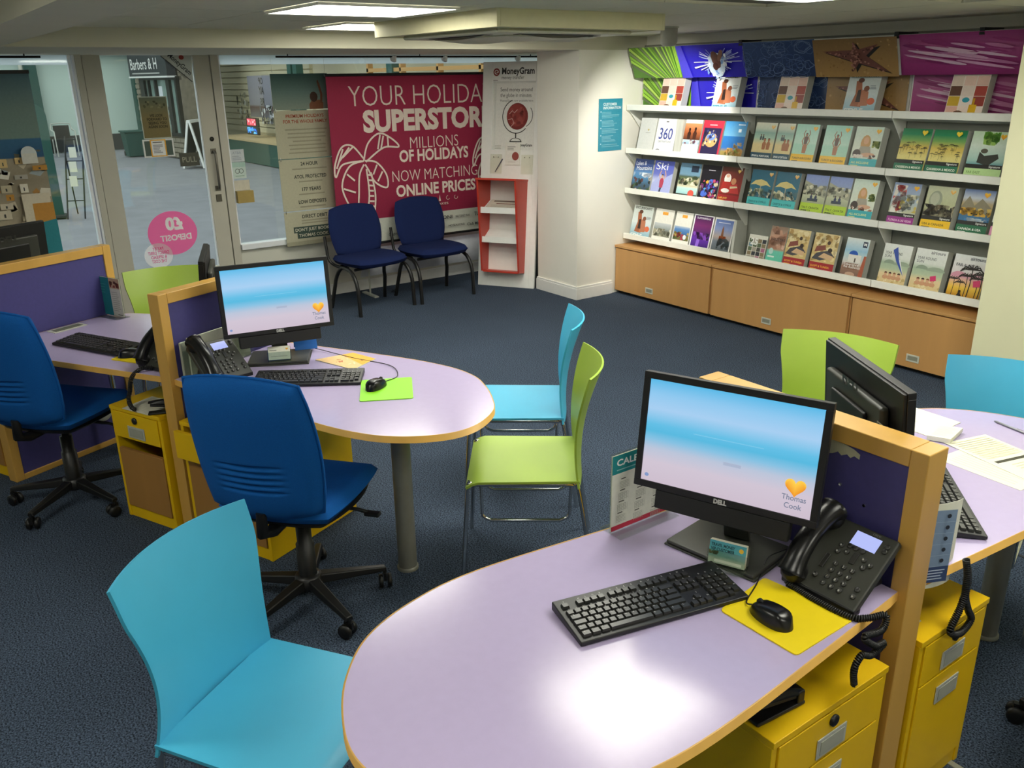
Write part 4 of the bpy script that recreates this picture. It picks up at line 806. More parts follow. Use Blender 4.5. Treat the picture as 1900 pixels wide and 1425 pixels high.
        photo([(0, '#6a5048'), (.3, '#a07a64'), (.4, '#d8d4cc'), (.6, '#b8d4dc'), (.7, '#9cc8e0'), (1, '#e4ecea')]); P.ell(.42*w, .60*h, .20*w, .10*h, '#1f58b8', 14, 0, PI); P.rect(.22*w, .42*h, .78*w, .60*h, '#e8e4dc'); P.rect(.5*w, .42*h, .56*w, .52*h, '#54483c'); P.poly([(.8*w,.1*h),(w,.05*h),(w,.6*h),(.9*w,.6*h)], '#b05a3c'); P.rect(.74*w, .80*h, .93*w, .94*h, '#1c2c4c'); P.text('M', .835*w, .84*h, .03, '#f4f4f4', 'c', bold=.02); P.rect(.08*w, .24*h, .72*w, .39*h, '#8a6450'); P.text('Experience', .1*w, .33*h, .026, '#f4efe8', bold=.01); P.text('the Authentic', .1*w, .27*h, .024, '#f4efe8', bold=.01); P.ell(.45*w, .12*h, .22*w, .06*h, '#c8a48c', 12)
    elif d in ('yrs1', 'yrs2'):
        photo([(0, '#d8c088'), (.3, '#e4cfa0'), (.42, '#b8c8a8'), (.55, '#a8bca0'), (.68, '#dfe4dc'), (1, '#e9ece8')]); P.ell(.3*w, .54*h, .2*w, .09*h, '#8fa08c', 12, 0, PI); P.ell(.75*w, .52*h, .3*w, .10*h, '#9aaa94', 12, 0, PI); P.blobs(22, 0, 0, w, .26*h, .006, .014, ['#c8ac70', '#eadab0'], rnd)
        for k, hc in enumerate(('#6a3a20', '#3a2216', '#8a5a34', '#4a2c1a')):
            x = (.26+.16*k)*w; P.ell(x, .22*h, .10*w, .05*h, '#d09a74', 10); P.ell(x, .29*h, .05*w, .045*h, '#dba884', 10); P.ell(x, .31*h, .055*w, .04*h, hc, 8, 0, PI)
        P.text('YEAR ROUND', .08*w, .76*h, .026, '#4a5258', maxw=.62*w); P.text('SUN', .08*w, .68*h, .026, '#4a5258')
        if d == 'yrs2': P.text('airtours', .93*w, .90*h, .030, '#5a5f66', 'r', bold=.01); P.poly([(.62*w,.40*h),(.8*w,.44*h),(.84*w,.33*h),(.66*w,.29*h)][::-1], '#d8366f')
        else: P.poly([(.34*w,.86*h),(.48*w,.94*h),(.62*w,.64*h),(.9*w,.28*h),(.52*w,.62*h)][::-1], '#3350a8'); P.poly([(.62*w,.64*h),(.66*w,.66*h),(.9*w,.28*h)][::-1], '#f2f2f4')
    elif d == 'far':
        photo([(0, '#5a4010'), (.12, '#c89018'), (.28, '#f0c440'), (.42, '#e8b890'), (.52, '#d8a0b0'), (.6, '#e4dcdc'), (1, '#e6eae8')]); P.ell(.25*w, .52*h, .24*w, .11*h, '#d898ac', 14, 0, PI); P.ell(.75*w, .52*h, .24*w, .10*h, '#e0a8b8', 14, 0, PI)
        for x_, hh in ((.15, .12), (.35, .10), (.52, .15), (.62, .2), (.85, .14), (.95, .17)): palm(P, x_*w, .08*h, hh*.9, '#241a10')
        person(P, .4*w, .0, .11, '#1c140c', '#1c140c', '#140e08'); P.poly([(.72*w,.46*h),(.92*w,.5*h),(.96*w,.36*h),(.76*w,.33*h)][::-1], '#d83a6c'); P.text('airtours', .93*w, .90*h, .030, '#5a5f66', 'r', bold=.01); P.text('FAR & AWAY', .1*w, .74*h, .028, '#4a4f56', maxw=.7*w)
BRO = {
 0: [(-5.421,-5.17,'alcohol'),(-4.842,-4.6,'style'),(-4.238,-4.0,'alcohol'),(-3.674,-3.435,'style2'),(-2.959,-2.727,'alcohol')],
 1: [(-5.67,-5.475,'plain'),(-5.465,-5.235,'n360'),(-5.149,-4.965,'sunset'),(-4.955,-4.74,'redframe'),(-4.73,-4.51,'sea'),(-4.43,-4.235,'spain'),(-4.225,-4.075,'spain'),(-4.065,-3.87,'turkey'),(-3.82,-3.61,'turkey'),(-3.582,-3.375,'allinc'),(-3.243,-3.04,'carib'),(-3.03,-2.815,'carib'),(-2.784,-2.56,'fareast'),(-2.55,-2.40,'tealbit')],
 2: [(-5.727,-5.495,'lakes'),(-5.483,-5.25,'ski'),(-5.181,-4.95,'pool'),(-4.94,-4.735,'flower'),(-4.73,-4.51,'lapland'),(-4.432,-4.215,'greece'),(-4.201,-3.985,'greece'),(-3.945,-3.75,'lime'),(-3.742,-3.56,'lime'),(-3.551,-3.36,'allinc'),(-3.252,-3.06,'florida'),(-3.016,-2.815,'usa'),(-2.78,-2.585,'canada'),(-2.57,-2.40,'pinkbit')],
 3: [(-5.723,-5.475,'excur'),(-5.448,-5.225,'white1'),(-5.205,-5.01,'white2'),(-5.0,-4.78,'aurora'),(-4.772,-4.565,'tower'),(-4.399,-4.221,'small'),(-4.21,-4.055,'winters'),(-4.049,-3.855,'egypt'),(-3.818,-3.61,'egypt'),(-3.555,-3.375,'greek'),(-3.264,-3.06,'yrs1'),(-3.034,-2.82,'yrs2'),(-2.775,-2.56,'far')]}
BL = {'alcohol': 'brochure covered in squares with a yellow bottle', 'style': 'brochure with an embracing couple on white', 'style2': 'brochure with an embracing couple on pale blue', 'plain': 'plain pale grey brochure with a tiny gold mark', 'n360': 'white brochure with a large blue 360', 'sunset': 'white brochure with a brown sunset silhouette photo', 'redframe': 'red-framed brochure with a dark pool photo', 'sea': 'brochure with a bright blue sea coast', 'spain': 'sand-coloured beach brochure with dark teal band', 'turkey': 'mint brochure with lifted child and yellow band', 'allinc': 'turquoise-banded brochure with a long-haired woman', 'carib': 'green and yellow palm beach brochure', 'fareast': 'boat and waterfall brochure with pale green band', 'tealbit': 'brochure with turquoise band half hidden by the pillar', 'lakes': 'dark blue lake and mountain brochure with white script', 'ski': 'lilac ski brochure with a pink-jacketed skier', 'pool': 'pool and pine tree brochure with red round badge', 'flower': 'black brochure with bright coloured lights', 'lapland': 'red brochure with a white-bearded man and child', 'greece': 'straw parasol brochure with turquoise band', 'lime': 'harbour photo brochure with lime band', 'florida': 'red and grey collage brochure with purple band', 'usa': 'sepia collage brochure with yellow band', 'canada': 'mountain lake brochure with dark green band', 'pinkbit': 'brochure with pink band half hidden by the pillar', 'excur': 'magazine with an embracing couple on the lowest shelf', 'white1': 'white brochure with grey landscape photo and orange tab', 'white2': 'white brochure with blue lake photo and orange tab', 'aurora': 'purple night sky brochure with white border', 'tower': 'city tower and river brochure with curling corner', 'small': 'short magazine with a grid of small photos', 'winters': 'mint and skin-toned winter brochure', 'egypt': 'sandy sunbathers brochure with red band', 'greek': 'brochure with a blue-domed white church', 'yrs1': 'beach family brochure with a blue peeling corner', 'yrs2': 'beach family brochure with a pink square badge', 'far': 'sunset palm silhouette brochure'}
RN = ['top shelf', 'second shelf', 'third shelf', 'lowest shelf']; PLACE = {}
from collections import Counter
cnt = Counter(d for r in BRO for _, _, d in BRO[r])
seen = Counter(); rown = {(r, d): sum(1 for q in BRO[r] if q[2] == d) for r in BRO for _, _, d in BRO[r]}; rs = Counter()
for r, L in BRO.items():
    for x0, x1, d in L:
        rs[(r, d)] += 1; lab = BL[d]
        if cnt[d] > 1:
            if rown[(r, d)] > 1:
                k = rs[(r, d)]; lab += ', ' + (['left', 'right'][k-1] if rown[(r, d)] == 2 else ['leftmost', 'middle', 'rightmost'][k-1]) + ' of ' + ('two' if rown[(r, d)] == 2 else 'three') + ' on the ' + RN[r]
            else: lab += ' on the ' + RN[r]
        rnd = random.Random(hash_ := (r*1000 + int(-x0*100)))
        w_ = x1-x0-.004; h_ = .288 if d != 'small' else .20; th = .022 if d in ('plain', 'n360', 'sunset', 'small', 'winters', 'white2', 'aurora') else rnd.choice([.03, .045, .06])
        if r == 0: h_ = .27
        if d in ('alcohol', 'style', 'style2', 'allinc', 'carib', 'usa', 'canada', 'far', 'yrs2'): th = .07
        zb = SH[r][0] + .012; yb = 5.422; lean = rad(13)
        o = MB().box(0, w_, 0, th, 0, h_).build('brochure', PAGES, None, 0, loc=(x0+.002, yb, zb), rot=(-lean, 0, 0)); tag(o, lab, 'brochure', 'travel brochures on the shelves')
        P = Print(.00008); cover(P, d, w_, h_, rnd); P.build('front_cover', o, (0, -.0003, 0))
# thick stacks of pages at the ends of rows
for x0, x1, r, lab in ((-4.555, -4.53, 3, 'grey stack of loose leaflets beside the city tower brochure'), (-5.228, -5.155, 1, 'white stack of brochures turned edge-on beside the blue 360 brochure')):
    o = MB().box(0, x1-x0, 0, .14, 0, .285).build('brochure_stack', PAGES, None, 0, loc=(x0, 5.43, SH[r][0]+.01), rot=(-.1, 0, 0)); tag(o, lab, 'brochures')
# customer information notice on the side wall
P = Print(.0004); P.rect(0, 0, .27, .43, '#2f93ad'); P.text('CUSTOMER', .05, .375, .030, '#d9eef2', bold=.03); P.text('INFORMATION', .05, .345, .030, '#d9eef2', bold=.03); rr = random.Random(2)
for y0, y1, n in ((.27, .325, 5), (.20, .255, 5), (.145, .19, 4), (.075, .13, 5), (.03, .06, 2)): P.lines(n, .035, .24, y0, y1, '#8fcbd8', .0035, rr, .5); P.ell(.024, y1, .006, .006, '#c9e8ee', 8)
b = MB().box(0, .003, 0, .27, 0, .43).build('information_notice', ACRYL, None, loc=(-5.7845, 5.085, 1.275)); tag(b, 'turquoise customer information notice on the white side wall', 'notice'); P.build('notice_print', b, (.0032, 0, 0), (0,1,0), (0,0,1))
# ================================================================= window displays
EX, EZ = (0,1,0), (0,0,1)          # print axes on the window wall (seen from inside)
rr = random.Random(21)
# ---- magenta banner
t = thing('banner_stand', 'wide magenta holiday banner in front of the shop window', 'banner', (-7.1, 4.2, 0))
BW, BZ0, BZ1 = .985, .487, 1.922
MB().box(-.003, 0, -BW, BW, BZ0, BZ1).build('banner_sheet', mat('banner_vinyl', '#7d1838', .5), t); MB().tube([(0,-BW-.01,BZ1+.006),(0,BW+.01,BZ1+.006)], .012, 8).build('top_bar', BLACK, t); MB().tube([(0,-BW-.01,BZ0-.006),(0,BW+.01,BZ0-.006)], .012, 8).build('bottom_bar', BLACK, t)
for y in (-.7, .7): MB().tube([(-.03,y,0),(-.02,y,BZ1)], .009, 8).build('support_pole', ALU, t); MB().box(-.16,.1,y-.02,y+.02,0,.012).build('foot', ALU, t)
MG = '#a01d46'; CR = '#ecdcd0'
P = Print(.0004); P.grad(-BW, .70, BW, BZ1, [(0, '#8f193e'), (1, MG)]); P.rect(-BW, BZ0, BW, .70, '#c6c9bd')
o = 4.2
P.text('YOUR HOLIDAYS', 3.41-o, 1.672, .245, CR, width=1.585, bold=-.012); P.text('SUPERSTORE', 3.53-o, 1.46, .245, CR, width=1.36, bold=.045)
P.text('MILLIONS', 3.985-o, 1.292, .148, CR, width=.515, bold=-.012); P.text('OF HOLIDAYS', 3.868-o, 1.182, .142, CR, width=.74, bold=.03)
P.text('NOW MATCHING', 3.785-o, 1.008, .145, CR, width=.92, bold=-.012); P.text('ONLINE PRICES', 3.815-o, .876, .142, CR, width=.865, bold=.03)
def palm_tree(cx, cy, s):
    L = lambda pts: P.line([(p.x, p.y) for p in catmull([(cx+a*s, cy+b*s, 0) for a, b in pts], 6)], .013*s+.002, CR)
    L([(0,0),(.05,.14),(.16,.22),(.27,.18),(.35,.10),(.2,.10),(.02,-.01)]); L([(0,.02),(-.1,.13),(-.2,.12),(-.27,-.02),(-.27,-.12),(-.2,-.02),(-.02,0)]); L([(0,0),(-.14,-.04),(-.22,-.2),(-.16,-.38),(-.1,-.46),(-.07,-.3),(-.05,-.12),(0,-.03)]); L([(.01,0),(.12,-.02),(.21,-.13),(.21,-.24),(.1,-.19),(.04,-.08),(.01,-.03)])
    L([(.02,-.07),(.03,-.3),(-.02,-.52)]); L([(.06,-.1),(.09,-.3),(.06,-.52)])
    for k in range(9): L([(.03-.0*k,-.12-.045*k),(.075,-.125-.045*k)])
    for (a, b), (c_, d_) in (((.17,.21),(.14,.09)),((.2,.2),(.17,.09)),((-.13,.12),(-.24,.0)),((-.19,.11),(-.26,-.05)),((-.17,-.1),(-.1,-.16)),((-.21,-.22),(-.1,-.26)),((.12,-.04),(.08,-.12)),((.17,-.1),(.12,-.18)),((-.1,.12),(-.2,.04)),((.24,.19),(.24,.1))): L([(a,b),(c_,d_)])
palm_tree(3.51-o, 1.215, 1.02); palm_tree(4.93-o, 1.215, 1.0)
for k in range(5):
    x = 4.08-o+.09*k
    if k == 2: P.poly([(x-.012,.80),(x+.012,.80),(x,.86)], CR)
    else: P.ring(x, .825, .018, .004, CR, 14, .5*k, .5*k+4.5)
P.text('CITIES | LAKES', 4.05-o, .765, .028, CR, width=.30)
DK = '#2b2c2e'
for tx, yy, zz, ww, hh in (('KUONI', 4.20, .628, .19, .045), ('TUI', 4.64, .628, .07, .05), ('WALT DISNEY World', 4.425, .63, .16, .03), ('HOSEASONS', 4.345, .55, .18, .028), ('Club Med', 4.555, .54, .16, .038), ('Celebrity X Cruises', 3.70, .535, .22, .04), ('X', 3.80, .53, .04, .07)): P.text(tx, yy-o, zz, hh, DK, width=ww, bold=.01)
P.rect(3.54-o, .635, 3.62-o, .66, '#2f6aa8'); P.build('banner_print', t, (.0005, 0, 0), EX, EZ, INKM)
# pale roll of paper curled below the banner
o_ = MB().grid(lambda a, b: (-.05+.06*math.sin(b*PI)*.8, -.75+1.45*a, .16+.26*b), 4, 10).build('paper_roll', mat('roll_paper', '#d9dbe4', .6), None, loc=(-7.08, 4.2, 0)); solid(o_, .004); tag(o_, 'pale sheet of rolled paper hanging below the magenta banner', 'paper')
o_.location = (-7.16, 4.2, .0)
# ---- hanging poster boards
t = thing('hanging_poster', 'four cream poster boards hung one below another in the window', 'poster', (-7.3, 3.066, 0)); HW = .254
BOARD = mat('poster_board', '#b9b79d', .6, var=.02); CREAMI = '#c2bfa4'
brd = [(1.657, 1.945), (1.257, 1.650), (.812, 1.250), (.510, .804)]; SL = -.008
for i, (z0, z1) in enumerate(brd):
    b = MB().box(-.004, 0, -HW, HW, z0, z1).build('poster_board', BOARD, t)
    P = Print(.0004)
    if i == 0:
        P.grad(-HW, z0, HW, z1, [(0, '#8c9a8c'), (.5, '#6f8a84'), (1, '#4a6f6c')]); x = .125
        P.poly([(x-.055,z0),(x+.07,z0),(x+.075,z0+.05),(x+.045,z0+.075),(x-.03,z0+.072),(x-.055,z0+.04)], '#8a5a3c'); P.ell(x-.01, z0+.10, .036, .042, '#4a3324', 12); P.line([(x+.055,z0+.05),(x+.062,z0+.12),(x+.045,z0+.19),(x+.038,z0+.215)], .020, '#7a5038'); P.ell(x+.036, z0+.222, .008, .014, '#6a4430', 8)
    elif i == 1:
        P.rect(-HW, z0, HW, z1, CREAMI); P.text('PREMIUM HOLIDAYS', .02, z1-.058, .038, '#a8482c', 'c', width=.345, bold=.02); P.text('FOR THE WHOLE FAMILY', .02, z1-.102, .038, '#a8482c', 'c', width=.40, bold=.02)
        for k in range(7): wd = [.19,.17,.175,.13,.17,.165,.175][k]; P.lines(1, -wd+.02, wd+.02, z1-.155-.032*k-.008, z1-.155-.032*k+.008, '#a39f86', .011, rr, 0)
    elif i == 2:
        P.rect(-HW, z0, HW, z1, CREAMI)
        for k, (tx, ww, sw) in enumerate((('24 HOUR', .16, .16), ('ATOL PROTECTED', .30, .11), ('177 YEARS', .175, .12), ('LOW DEPOSITS', .26, .12))):
            zz = z1-.055-.108*k; P.text(tx, .02, zz, .042, '#3a3f38', 'c', width=ww, bold=.025); P.lines(1, -sw+.02, sw+.02, zz-.036, zz-.02, '#a29e86', .011, rr, 0)
    else:
        P.rect(-HW, z0, HW, z1, CREAMI); P.text('DIRECT DEBIT', .03, z1-.06, .042, '#3a3f38', 'c', width=.24, bold=.025); P.lines(2, -.1, .16, z1-.115, z1-.07, '#a29e86', .011, rr, .1)
        P.rect(-.18, z1-.185, .22, z1-.132, '#3f5248'); P.rect(-.15, z1-.235, .2, z1-.184, '#3f5248'); P.text("DON'T JUST BOOK IT,", -.165, z1-.172, .038, '#d8d6c0', width=.37, bold=.02); P.text('THOMAS COOK IT', -.135, z1-.222, .038, '#d8d6c0', width=.32, bold=.02); P.rect(-HW, z0, HW, z0+.035, '#a9a68c')
    P.build('board_print', b, (.0006, 0, 0), EX, EZ, INKM)
for z in (1.6535, 1.2535, .808):
    for y in (-.235, .235): MB().tube([(.003,y,z-.015),(.006,y,z),(.003,y,z+.015)], .004, 6).build('clip', CHROME, t)
for y in (-.235, .235): MB().tube([(0,y,1.94),(0,y,2.09)], .0012, 4).build('wire', ALU, t)
# ---- left window poster on a stand
t = thing('window_banner', 'tall white village and sea banner at the left window', 'banner', (-7.2, .60, 0)); HW = .42
MB().box(-.003,0,-HW,HW,.06,1.97).build('banner_sheet', WHITEP, t); MB().box(-.008,.012,-HW-.005,HW+.005,1.965,1.99).build('top_bar', BLACK, t); MB().box(-.06,.06,-HW-.01,HW+.01,0,.06).build('base', BLACK, t, .01)
P = Print(.0005); P.grad(-HW, .06, HW, 1.965, [(0, '#16303c'), (.2, '#16303c'), (.36, '#c8bba0'), (.62, '#9a8f7a'), (.70, '#b0a48c'), (.705, '#2f5f86'), (.77, '#3a6e94'), (.775, '#7f988f'), (.88, '#7d948e'), (1, '#5f8290')])
P.blobs(60, -HW, .95, HW, 1.45, .02, .06, ['#e9e2d0', '#d9cdb4', '#c9b38c', '#8a7a5c', '#f2ecdc', '#6a6a5c', '#a8b4b8', '#b8894a'], rr, .8, 4)
for k in range(36):
    x = rr.uniform(-HW, HW-.08); z = rr.uniform(.80, 1.38); w_ = rr.uniform(.04, .1); h_ = rr.uniform(.03, .07); x2 = min(HW, x+w_); c_ = rr.choice(['#f0e9d8', '#ddd2ba', '#cfc2a4', '#e8c98c', '#b9b4a8', '#cc9440']); P.rect(x, z, x2, z+h_, c_); P.rect(x+w_*.4, z+h_*.2, min(x2, x+w_*.55), z+h_*.6, '#4a4a44')
P.ell(HW-.10, 1.43, .05, .05, '#dfe4e2', 12, 0, PI); P.rect(HW-.15, 1.36, HW-.05, 1.43, '#e6e4da'); P.rect(HW-.2, .93, HW-.02, 1.15, '#e2d6be'); P.rect(HW-.14, .93, HW-.005, 1.08, '#cf9440')
P.poly([(-HW,.45),(-.2,.62),(.02,.82),(.2,.92),(HW,.96),(HW,.35)], '#2a8a96'); P.poly([(-HW,.06),(-HW,.62),(.1,.55),(HW,.40),(HW,.06)], '#143642'); P.build('banner_print', t, (.0006, 0, 0), EX, EZ, INKM)
# ---- stickers and signs on the door and glass
def sheet(name, label, cat, y0, y1, z0, z1, col, art, x=XW-.008, th=.0015):
    b = MB().box(0, th, 0, y1-y0, 0, z1-z0).build(name, mat('sheet_'+col, '#'+col, .6, var=.02), None, loc=(x, y0, z0)); tag(b, label, cat)
    P = Print(.0004); art(P, y1-y0, z1-z0); P.build('print', b, (th+.0002, 0, 0), EX, EZ, INKM); return b
def a_(P, w, h):
    P.grad(.006, .006, w-.006, h-.006, [(0, '#85774a'), (.5, '#8a7c50'), (.75, '#7d7a58'), (1, '#6a7460')]); P.blobs(12, .02, h*.72, w-.02, h*.9, .005, .014, ['#5c5c40', '#8f8c68', '#4a4c36'], rr)
    for k, s in enumerate(('WE LOOK', 'FORWARD TO', 'SEEING YOU', 'AGAIN SOON')): P.text(s, w*.55, h*.52-.028*k, .028, '#2f2a16', 'c', width=(.10,.15,.135,.145)[k], bold=.02)
sheet('door_sign', 'olive goodbye sign on the glass of the shop door', 'sign', 1.77, 1.985, 1.475, 1.79, 'c9d2c4', a_)
def a_(P, w, h): P.rect(0, 0, w, h, '#f0f2ee'); P.rect(.012, .012, w-.012, h-.012, '#56665e'); P.rect(.055, .005, w-.06, h-.003, '#f0b43a'); P.rect(.064, .012, w-.07, h-.012, '#f4f4f2'); P.lines(6, .075, w-.085, .03, h-.04, '#b4b4b8', .008, rr, .5); P.rect(.075, h-.028, w-.09, h-.02, '#6a6a6a')
sheet('opening_hours', 'white and orange opening hours sheet on the shop door', 'sign', 1.754, 1.99, 1.332, 1.47, 'eef0ea', a_)
def a_(P, w, h): P.rect(0, 0, w, h, '#55564a'); P.text('PULL', w/2, h*.3, .06, '#a6a592', 'c', width=w*.74, bold=.01)
sheet('pull_sign', 'small grey pull sign on the shop door glass', 'sign', 2.02, 2.175, 1.248, 1.352, '55564a', a_)
def ellipse(name, label, cy, cz, ry, rz, col, art, x):
    b = MB(); b.prism([(ry*math.cos(2*PI*i/40), rz*math.sin(2*PI*i/40)) for i in range(40)], 0, .001, Matrix(((0,0,1,0),(1,0,0,0),(0,1,0,0),(0,0,0,1))))
    b = b.build(name, film_mat('sticker_'+col, '#'+col), None, loc=(x, cy, cz)); tag(b, label, 'sticker'); P = Print(.0003); art(P); P.build('print', b, (.0012, 0, 0), EX, EZ, INKM)
def a_(P): P.text('£0', .02, .03, .135, '#ffffff', 'c', width=.14, bold=.05, mirror=True); P.text('DEPOSIT', .02, -.06, .066, '#ffffff', 'c', width=.25, bold=.03, mirror=True)
ellipse('deposit_sticker', 'large pink oval sticker on the shop door glass', 1.884, .725, .197, .178, 'ffa6d0', a_, XW-.0105)
def a_(P):
    for k, s in enumerate(('PAY BY', 'DIRECT DEBIT', '& SPREAD', 'THE COST')): P.text(s, .0, .045-.034*k, .036, '#f06ca8', 'c', width=(.085,.165,.125,.12)[k], bold=.02, mirror=True)
ellipse('payment_sticker', 'small white oval sticker overlapping the pink one', 1.747, .555, .112, .102, 'fbf7f8', a_, XW-.0085)
b = MB(); b.add([(0,1.98,ZS-.002),(0,2.222,ZS-.002),(0,2.205,1.885)], [(0,1,2)]); b = b.build('corner_sticker', film_mat('sticker_grey', '#b5b2a6', .3), None, loc=(XW-.009, 0, 0)); tag(b, 'grey triangular money transfer sticker in the top corner of the door', 'sticker')
P = Print(.0004); a0 = -.755; P.line([(1.985,2.085),(2.203,1.893)], .006, '#2c2c2a'); P.text('MoneyGram', 2.035, 2.085, .055, '#2b2b2b', width=.21, bold=.015, rot=a0); P.text('money transfer', 2.01, 2.05, .036, '#4a4a46', width=.2, rot=a0); P.ell(2.14, 2.075, .02, .017, '#a03a34', 14); P.build('print', b, (.0005, 0, 0), EX, EZ, INKM)
def a_(P, w, h): P.rect(0, 0, w, h, '#d3d9dc'); P.text('ABTA', w*.5, h*.62, .03, '#9aa4b0', 'c', width=w*.6, mirror=True); P.lines(3, .02, w-.02, h*.1, h*.5, '#b0b8c0', .007, rr)
sheet('window_sticker', 'pale sticker on the glass right of the door, upper one', 'sticker', 2.43, 2.553, 1.255, 1.355, 'd3d9dc', a_, XW-.016)
def a_(P, w, h): P.rect(0, 0, w, h, '#d4e4dc'); P.rect(0, h*.7, w, h, '#b9d8cc'); P.ring(w*.38, h*.45, .018, .004, '#4a5a50', 16); P.ring(w*.66, h*.45, .018, .004, '#4a5a50', 16); P.text('oo', w*.52, h*.4, .012, '#4a5a50', 'c'); P.lines(1, w*.2, w*.85, h*.1, h*.2, '#a8c4b0', .008, rr, 0)
sheet('window_sticker', 'pale green owl-eyed sticker on the glass right of the door', 'sticker', 2.435, 2.553, 1.118, 1.25, 'd4e4dc', a_, XW-.016)
b = MB().box(0, .05, 0, .142, 0, .10).build('wall_box', mat('brass_box', '#b39a56', .5), None, .003, loc=(XW-.005, 2.437, .918)); tag(b, 'small tan box fixed to the window right of the door', 'box'); MB().box(.0, .004, .0, .13, .102, .185).build('back_plate', mat('box_plate', '#d8d2c0', .6), b)
# ---- spotlight rails
for y0, y1, lab, heads in ((2.80, 5.46, 'long black spotlight rail over the right window', (3.86, 4.38, 5.2)), (-.6, 1.1, 'short black spotlight rail over the left window', (.3,))):
    t = thing('spotlight_rail', lab, 'light rail', (-7.1, (y0+y1)/2, 2.072)); c = (y0+y1)/2
    MB().tube([(0,y0-c,0),(0,y1-c,0)], .008, 8).build('rail', BLACK, t)
    for y in (y0+.1, c, y1-.1): MB().tube([(0,y-c,0),(0,y-c,.021)], .005, 6).build('hanger', BLACK, t)
    for y in heads: h_ = MB().lathe([(.012,.03),(.022,.0),(.03,-.02),(.028,-.022)], 14, Tm((0.02, y-c, -.012), ry=rad(50))).build('spotlight_head', WHITEP, t)
# ================================================================= red leaflet stand
t = thing('leaflet_stand', 'tall white leaning money transfer stand with red shelf unit', 'display stand', (-6.855, 4.516, 0), rad(32.1)); LT = Matrix.Rotation(rad(-7.4), 4, 'X'); LX = (1,0,0); LY = (0, .1288, .9917)
def lp(s, z, d=0): return LT @ Vector((s, -d, z/.9917))
W0 = .577; b = MB()
# board with a recess for the poster
for x0, x1, z0, z1 in ((0, .105, .0, 2.04), (.522, W0, .0, 2.04), (.105, .522, 1.87, 2.04), (.105, .522, .0, 1.265)): b.box(x0, x1, -.0, .035, z0, z1, LT)
b.build('board', WHITEP, t, .002); MB().box(.10,.53,.022,.035,1.26,1.875,LT).build('recess_back', WHITEP, t)
MB().add([(W0-.03,.03,0),(W0-.0,.03,0),(W0,.3,0),(W0-.03,.3,0),(W0-.03,.20,1.3),(W0,.20,1.3),(W0,.21,1.3),(W0-.03,.21,1.3)], [(0,3,2,1),(4,5,6,7),(0,1,5,4),(1,2,6,5),(2,3,7,6),(3,0,4,7)]).build('rear_strut', BLACK, t)
P = Print(.0003); P.ell(.135, 1.95, .032, .034, '#8f2f2c', 20); P.ring(.135, 1.95, .017, .007, '#f0ece6', 16, .2, 5.2); P.rect(.135,1.945,.155,1.953,'#f0ece6'); P.text('MoneyGram', .188, 1.933, .078, '#33302e', width=.318, bold=.025); P.text('money transfer', .188, 1.888, .044, '#5d5a58', width=.22); P.rect(.105, 1.875, .15, 1.882, '#b0aaa4'); P.build('board_print', t, tuple(lp(0, 0, .0006)), LX, LY, INKM)
P = Print(.0003); P.rect(.105, 1.262, .525, 1.872, '#dcdcd6'); P.rect(.13, 1.265, .525, 1.855, '#e9e8e2'); P.text('Send money around', .17, 1.785, .048, '#4a4845', width=.315, bold=.005); P.text('the globe in minutes', .17, 1.735, .048, '#4a4845', width=.305); P.text('MoneyGram now available here', .17, 1.695, .026, '#6a6865', width=.325)
gx_, gz_ = .345, 1.565; P.ell(gx_, gz_, .105, .118, '#7a2824', 30); P.ell(gx_-.01, gz_+.01, .09, .10, '#8f3530', 26); P.blobs(16, gx_-.07, gz_-.07, gx_+.06, gz_+.08, .012, .03, ['#a85048', '#9a443e', '#7a2a26'], rr); P.line([(gx_-.08,gz_+.02),(gx_-.05,gz_+.05),(gx_-.03,gz_+.03),(gx_,gz_+.06)], .004, '#e8c8c0'); P.line([(gx_-.09,gz_-.03),(gx_-.05,gz_-.02),(gx_-.03,gz_-.06),(gx_-.06,gz_-.09)], .004, '#e8c8c0')
P.ring(gx_-.01, gz_, .135, .007, '#2a2826', 30, 1.9, 5.5, 1.1); P.ring(gx_+.02, gz_+.01, .13, .006, '#2a2826', 20, -1.0, .6, .9); P.rect(gx_-.015, gz_-.19, gx_-.005, gz_-.145, '#2a2826'); P.ring(gx_-.01, gz_-.225, .055, .008, '#2a2826', 18, 0, PI, .6); P.rect(gx_-.07, gz_-.228, gx_+.05, gz_-.22, '#2a2826')
P.text('MoneyGram', .36, 1.30, .034, '#3a3836', width=.14, bold=.02); P.ell(.34, 1.315, .014, .014, '#8f2f2c', 12); P.lines(3, .13, .2, 1.27, 1.31, '#a8a49c', .004, rr); P.build('poster_print', t, tuple(lp(0, 0, -.0215)), LX, LY, INKM)
def lbox(name, x0, x1, d0, d1, z0, z1, m, par=t, bev=.001): return MB().box(x0, x1, -d1, -d0, z0, z1, LT).build(name, m, par, bev)
for x0 in (.10, .41):
    pk = lbox('pocket', x0, x0+.118, .011, .013, 1.05, 1.225, clear_mat('pocket_clear', '#fafaf6', .02))
    for dx in (.035, .083): MB().lathe([(.005,0),(.005,.003)], 8, LT @ Tm((x0+dx, -.014, 1.20), rx=PI/2)).build('screw', CHROME, pk)
lf = lbox('leaflet', .25, .395, .006, .009, 1.13, 1.325, PAPER); P = Print(.0003); P.rect(.252,1.132,.393,1.323,'#e9e6de'); P.ell(.35,1.21,.034,.038,'#9a4a42',18); P.lines(3, .27, .35, 1.26, 1.30, '#8a8680', .005, rr); P.lines(1, .28,.37,1.15,1.165,'#c8b8b0',.004, rr); P.build('print', lf, tuple(lp(0,0,.0094)), LX, LY, INKM)
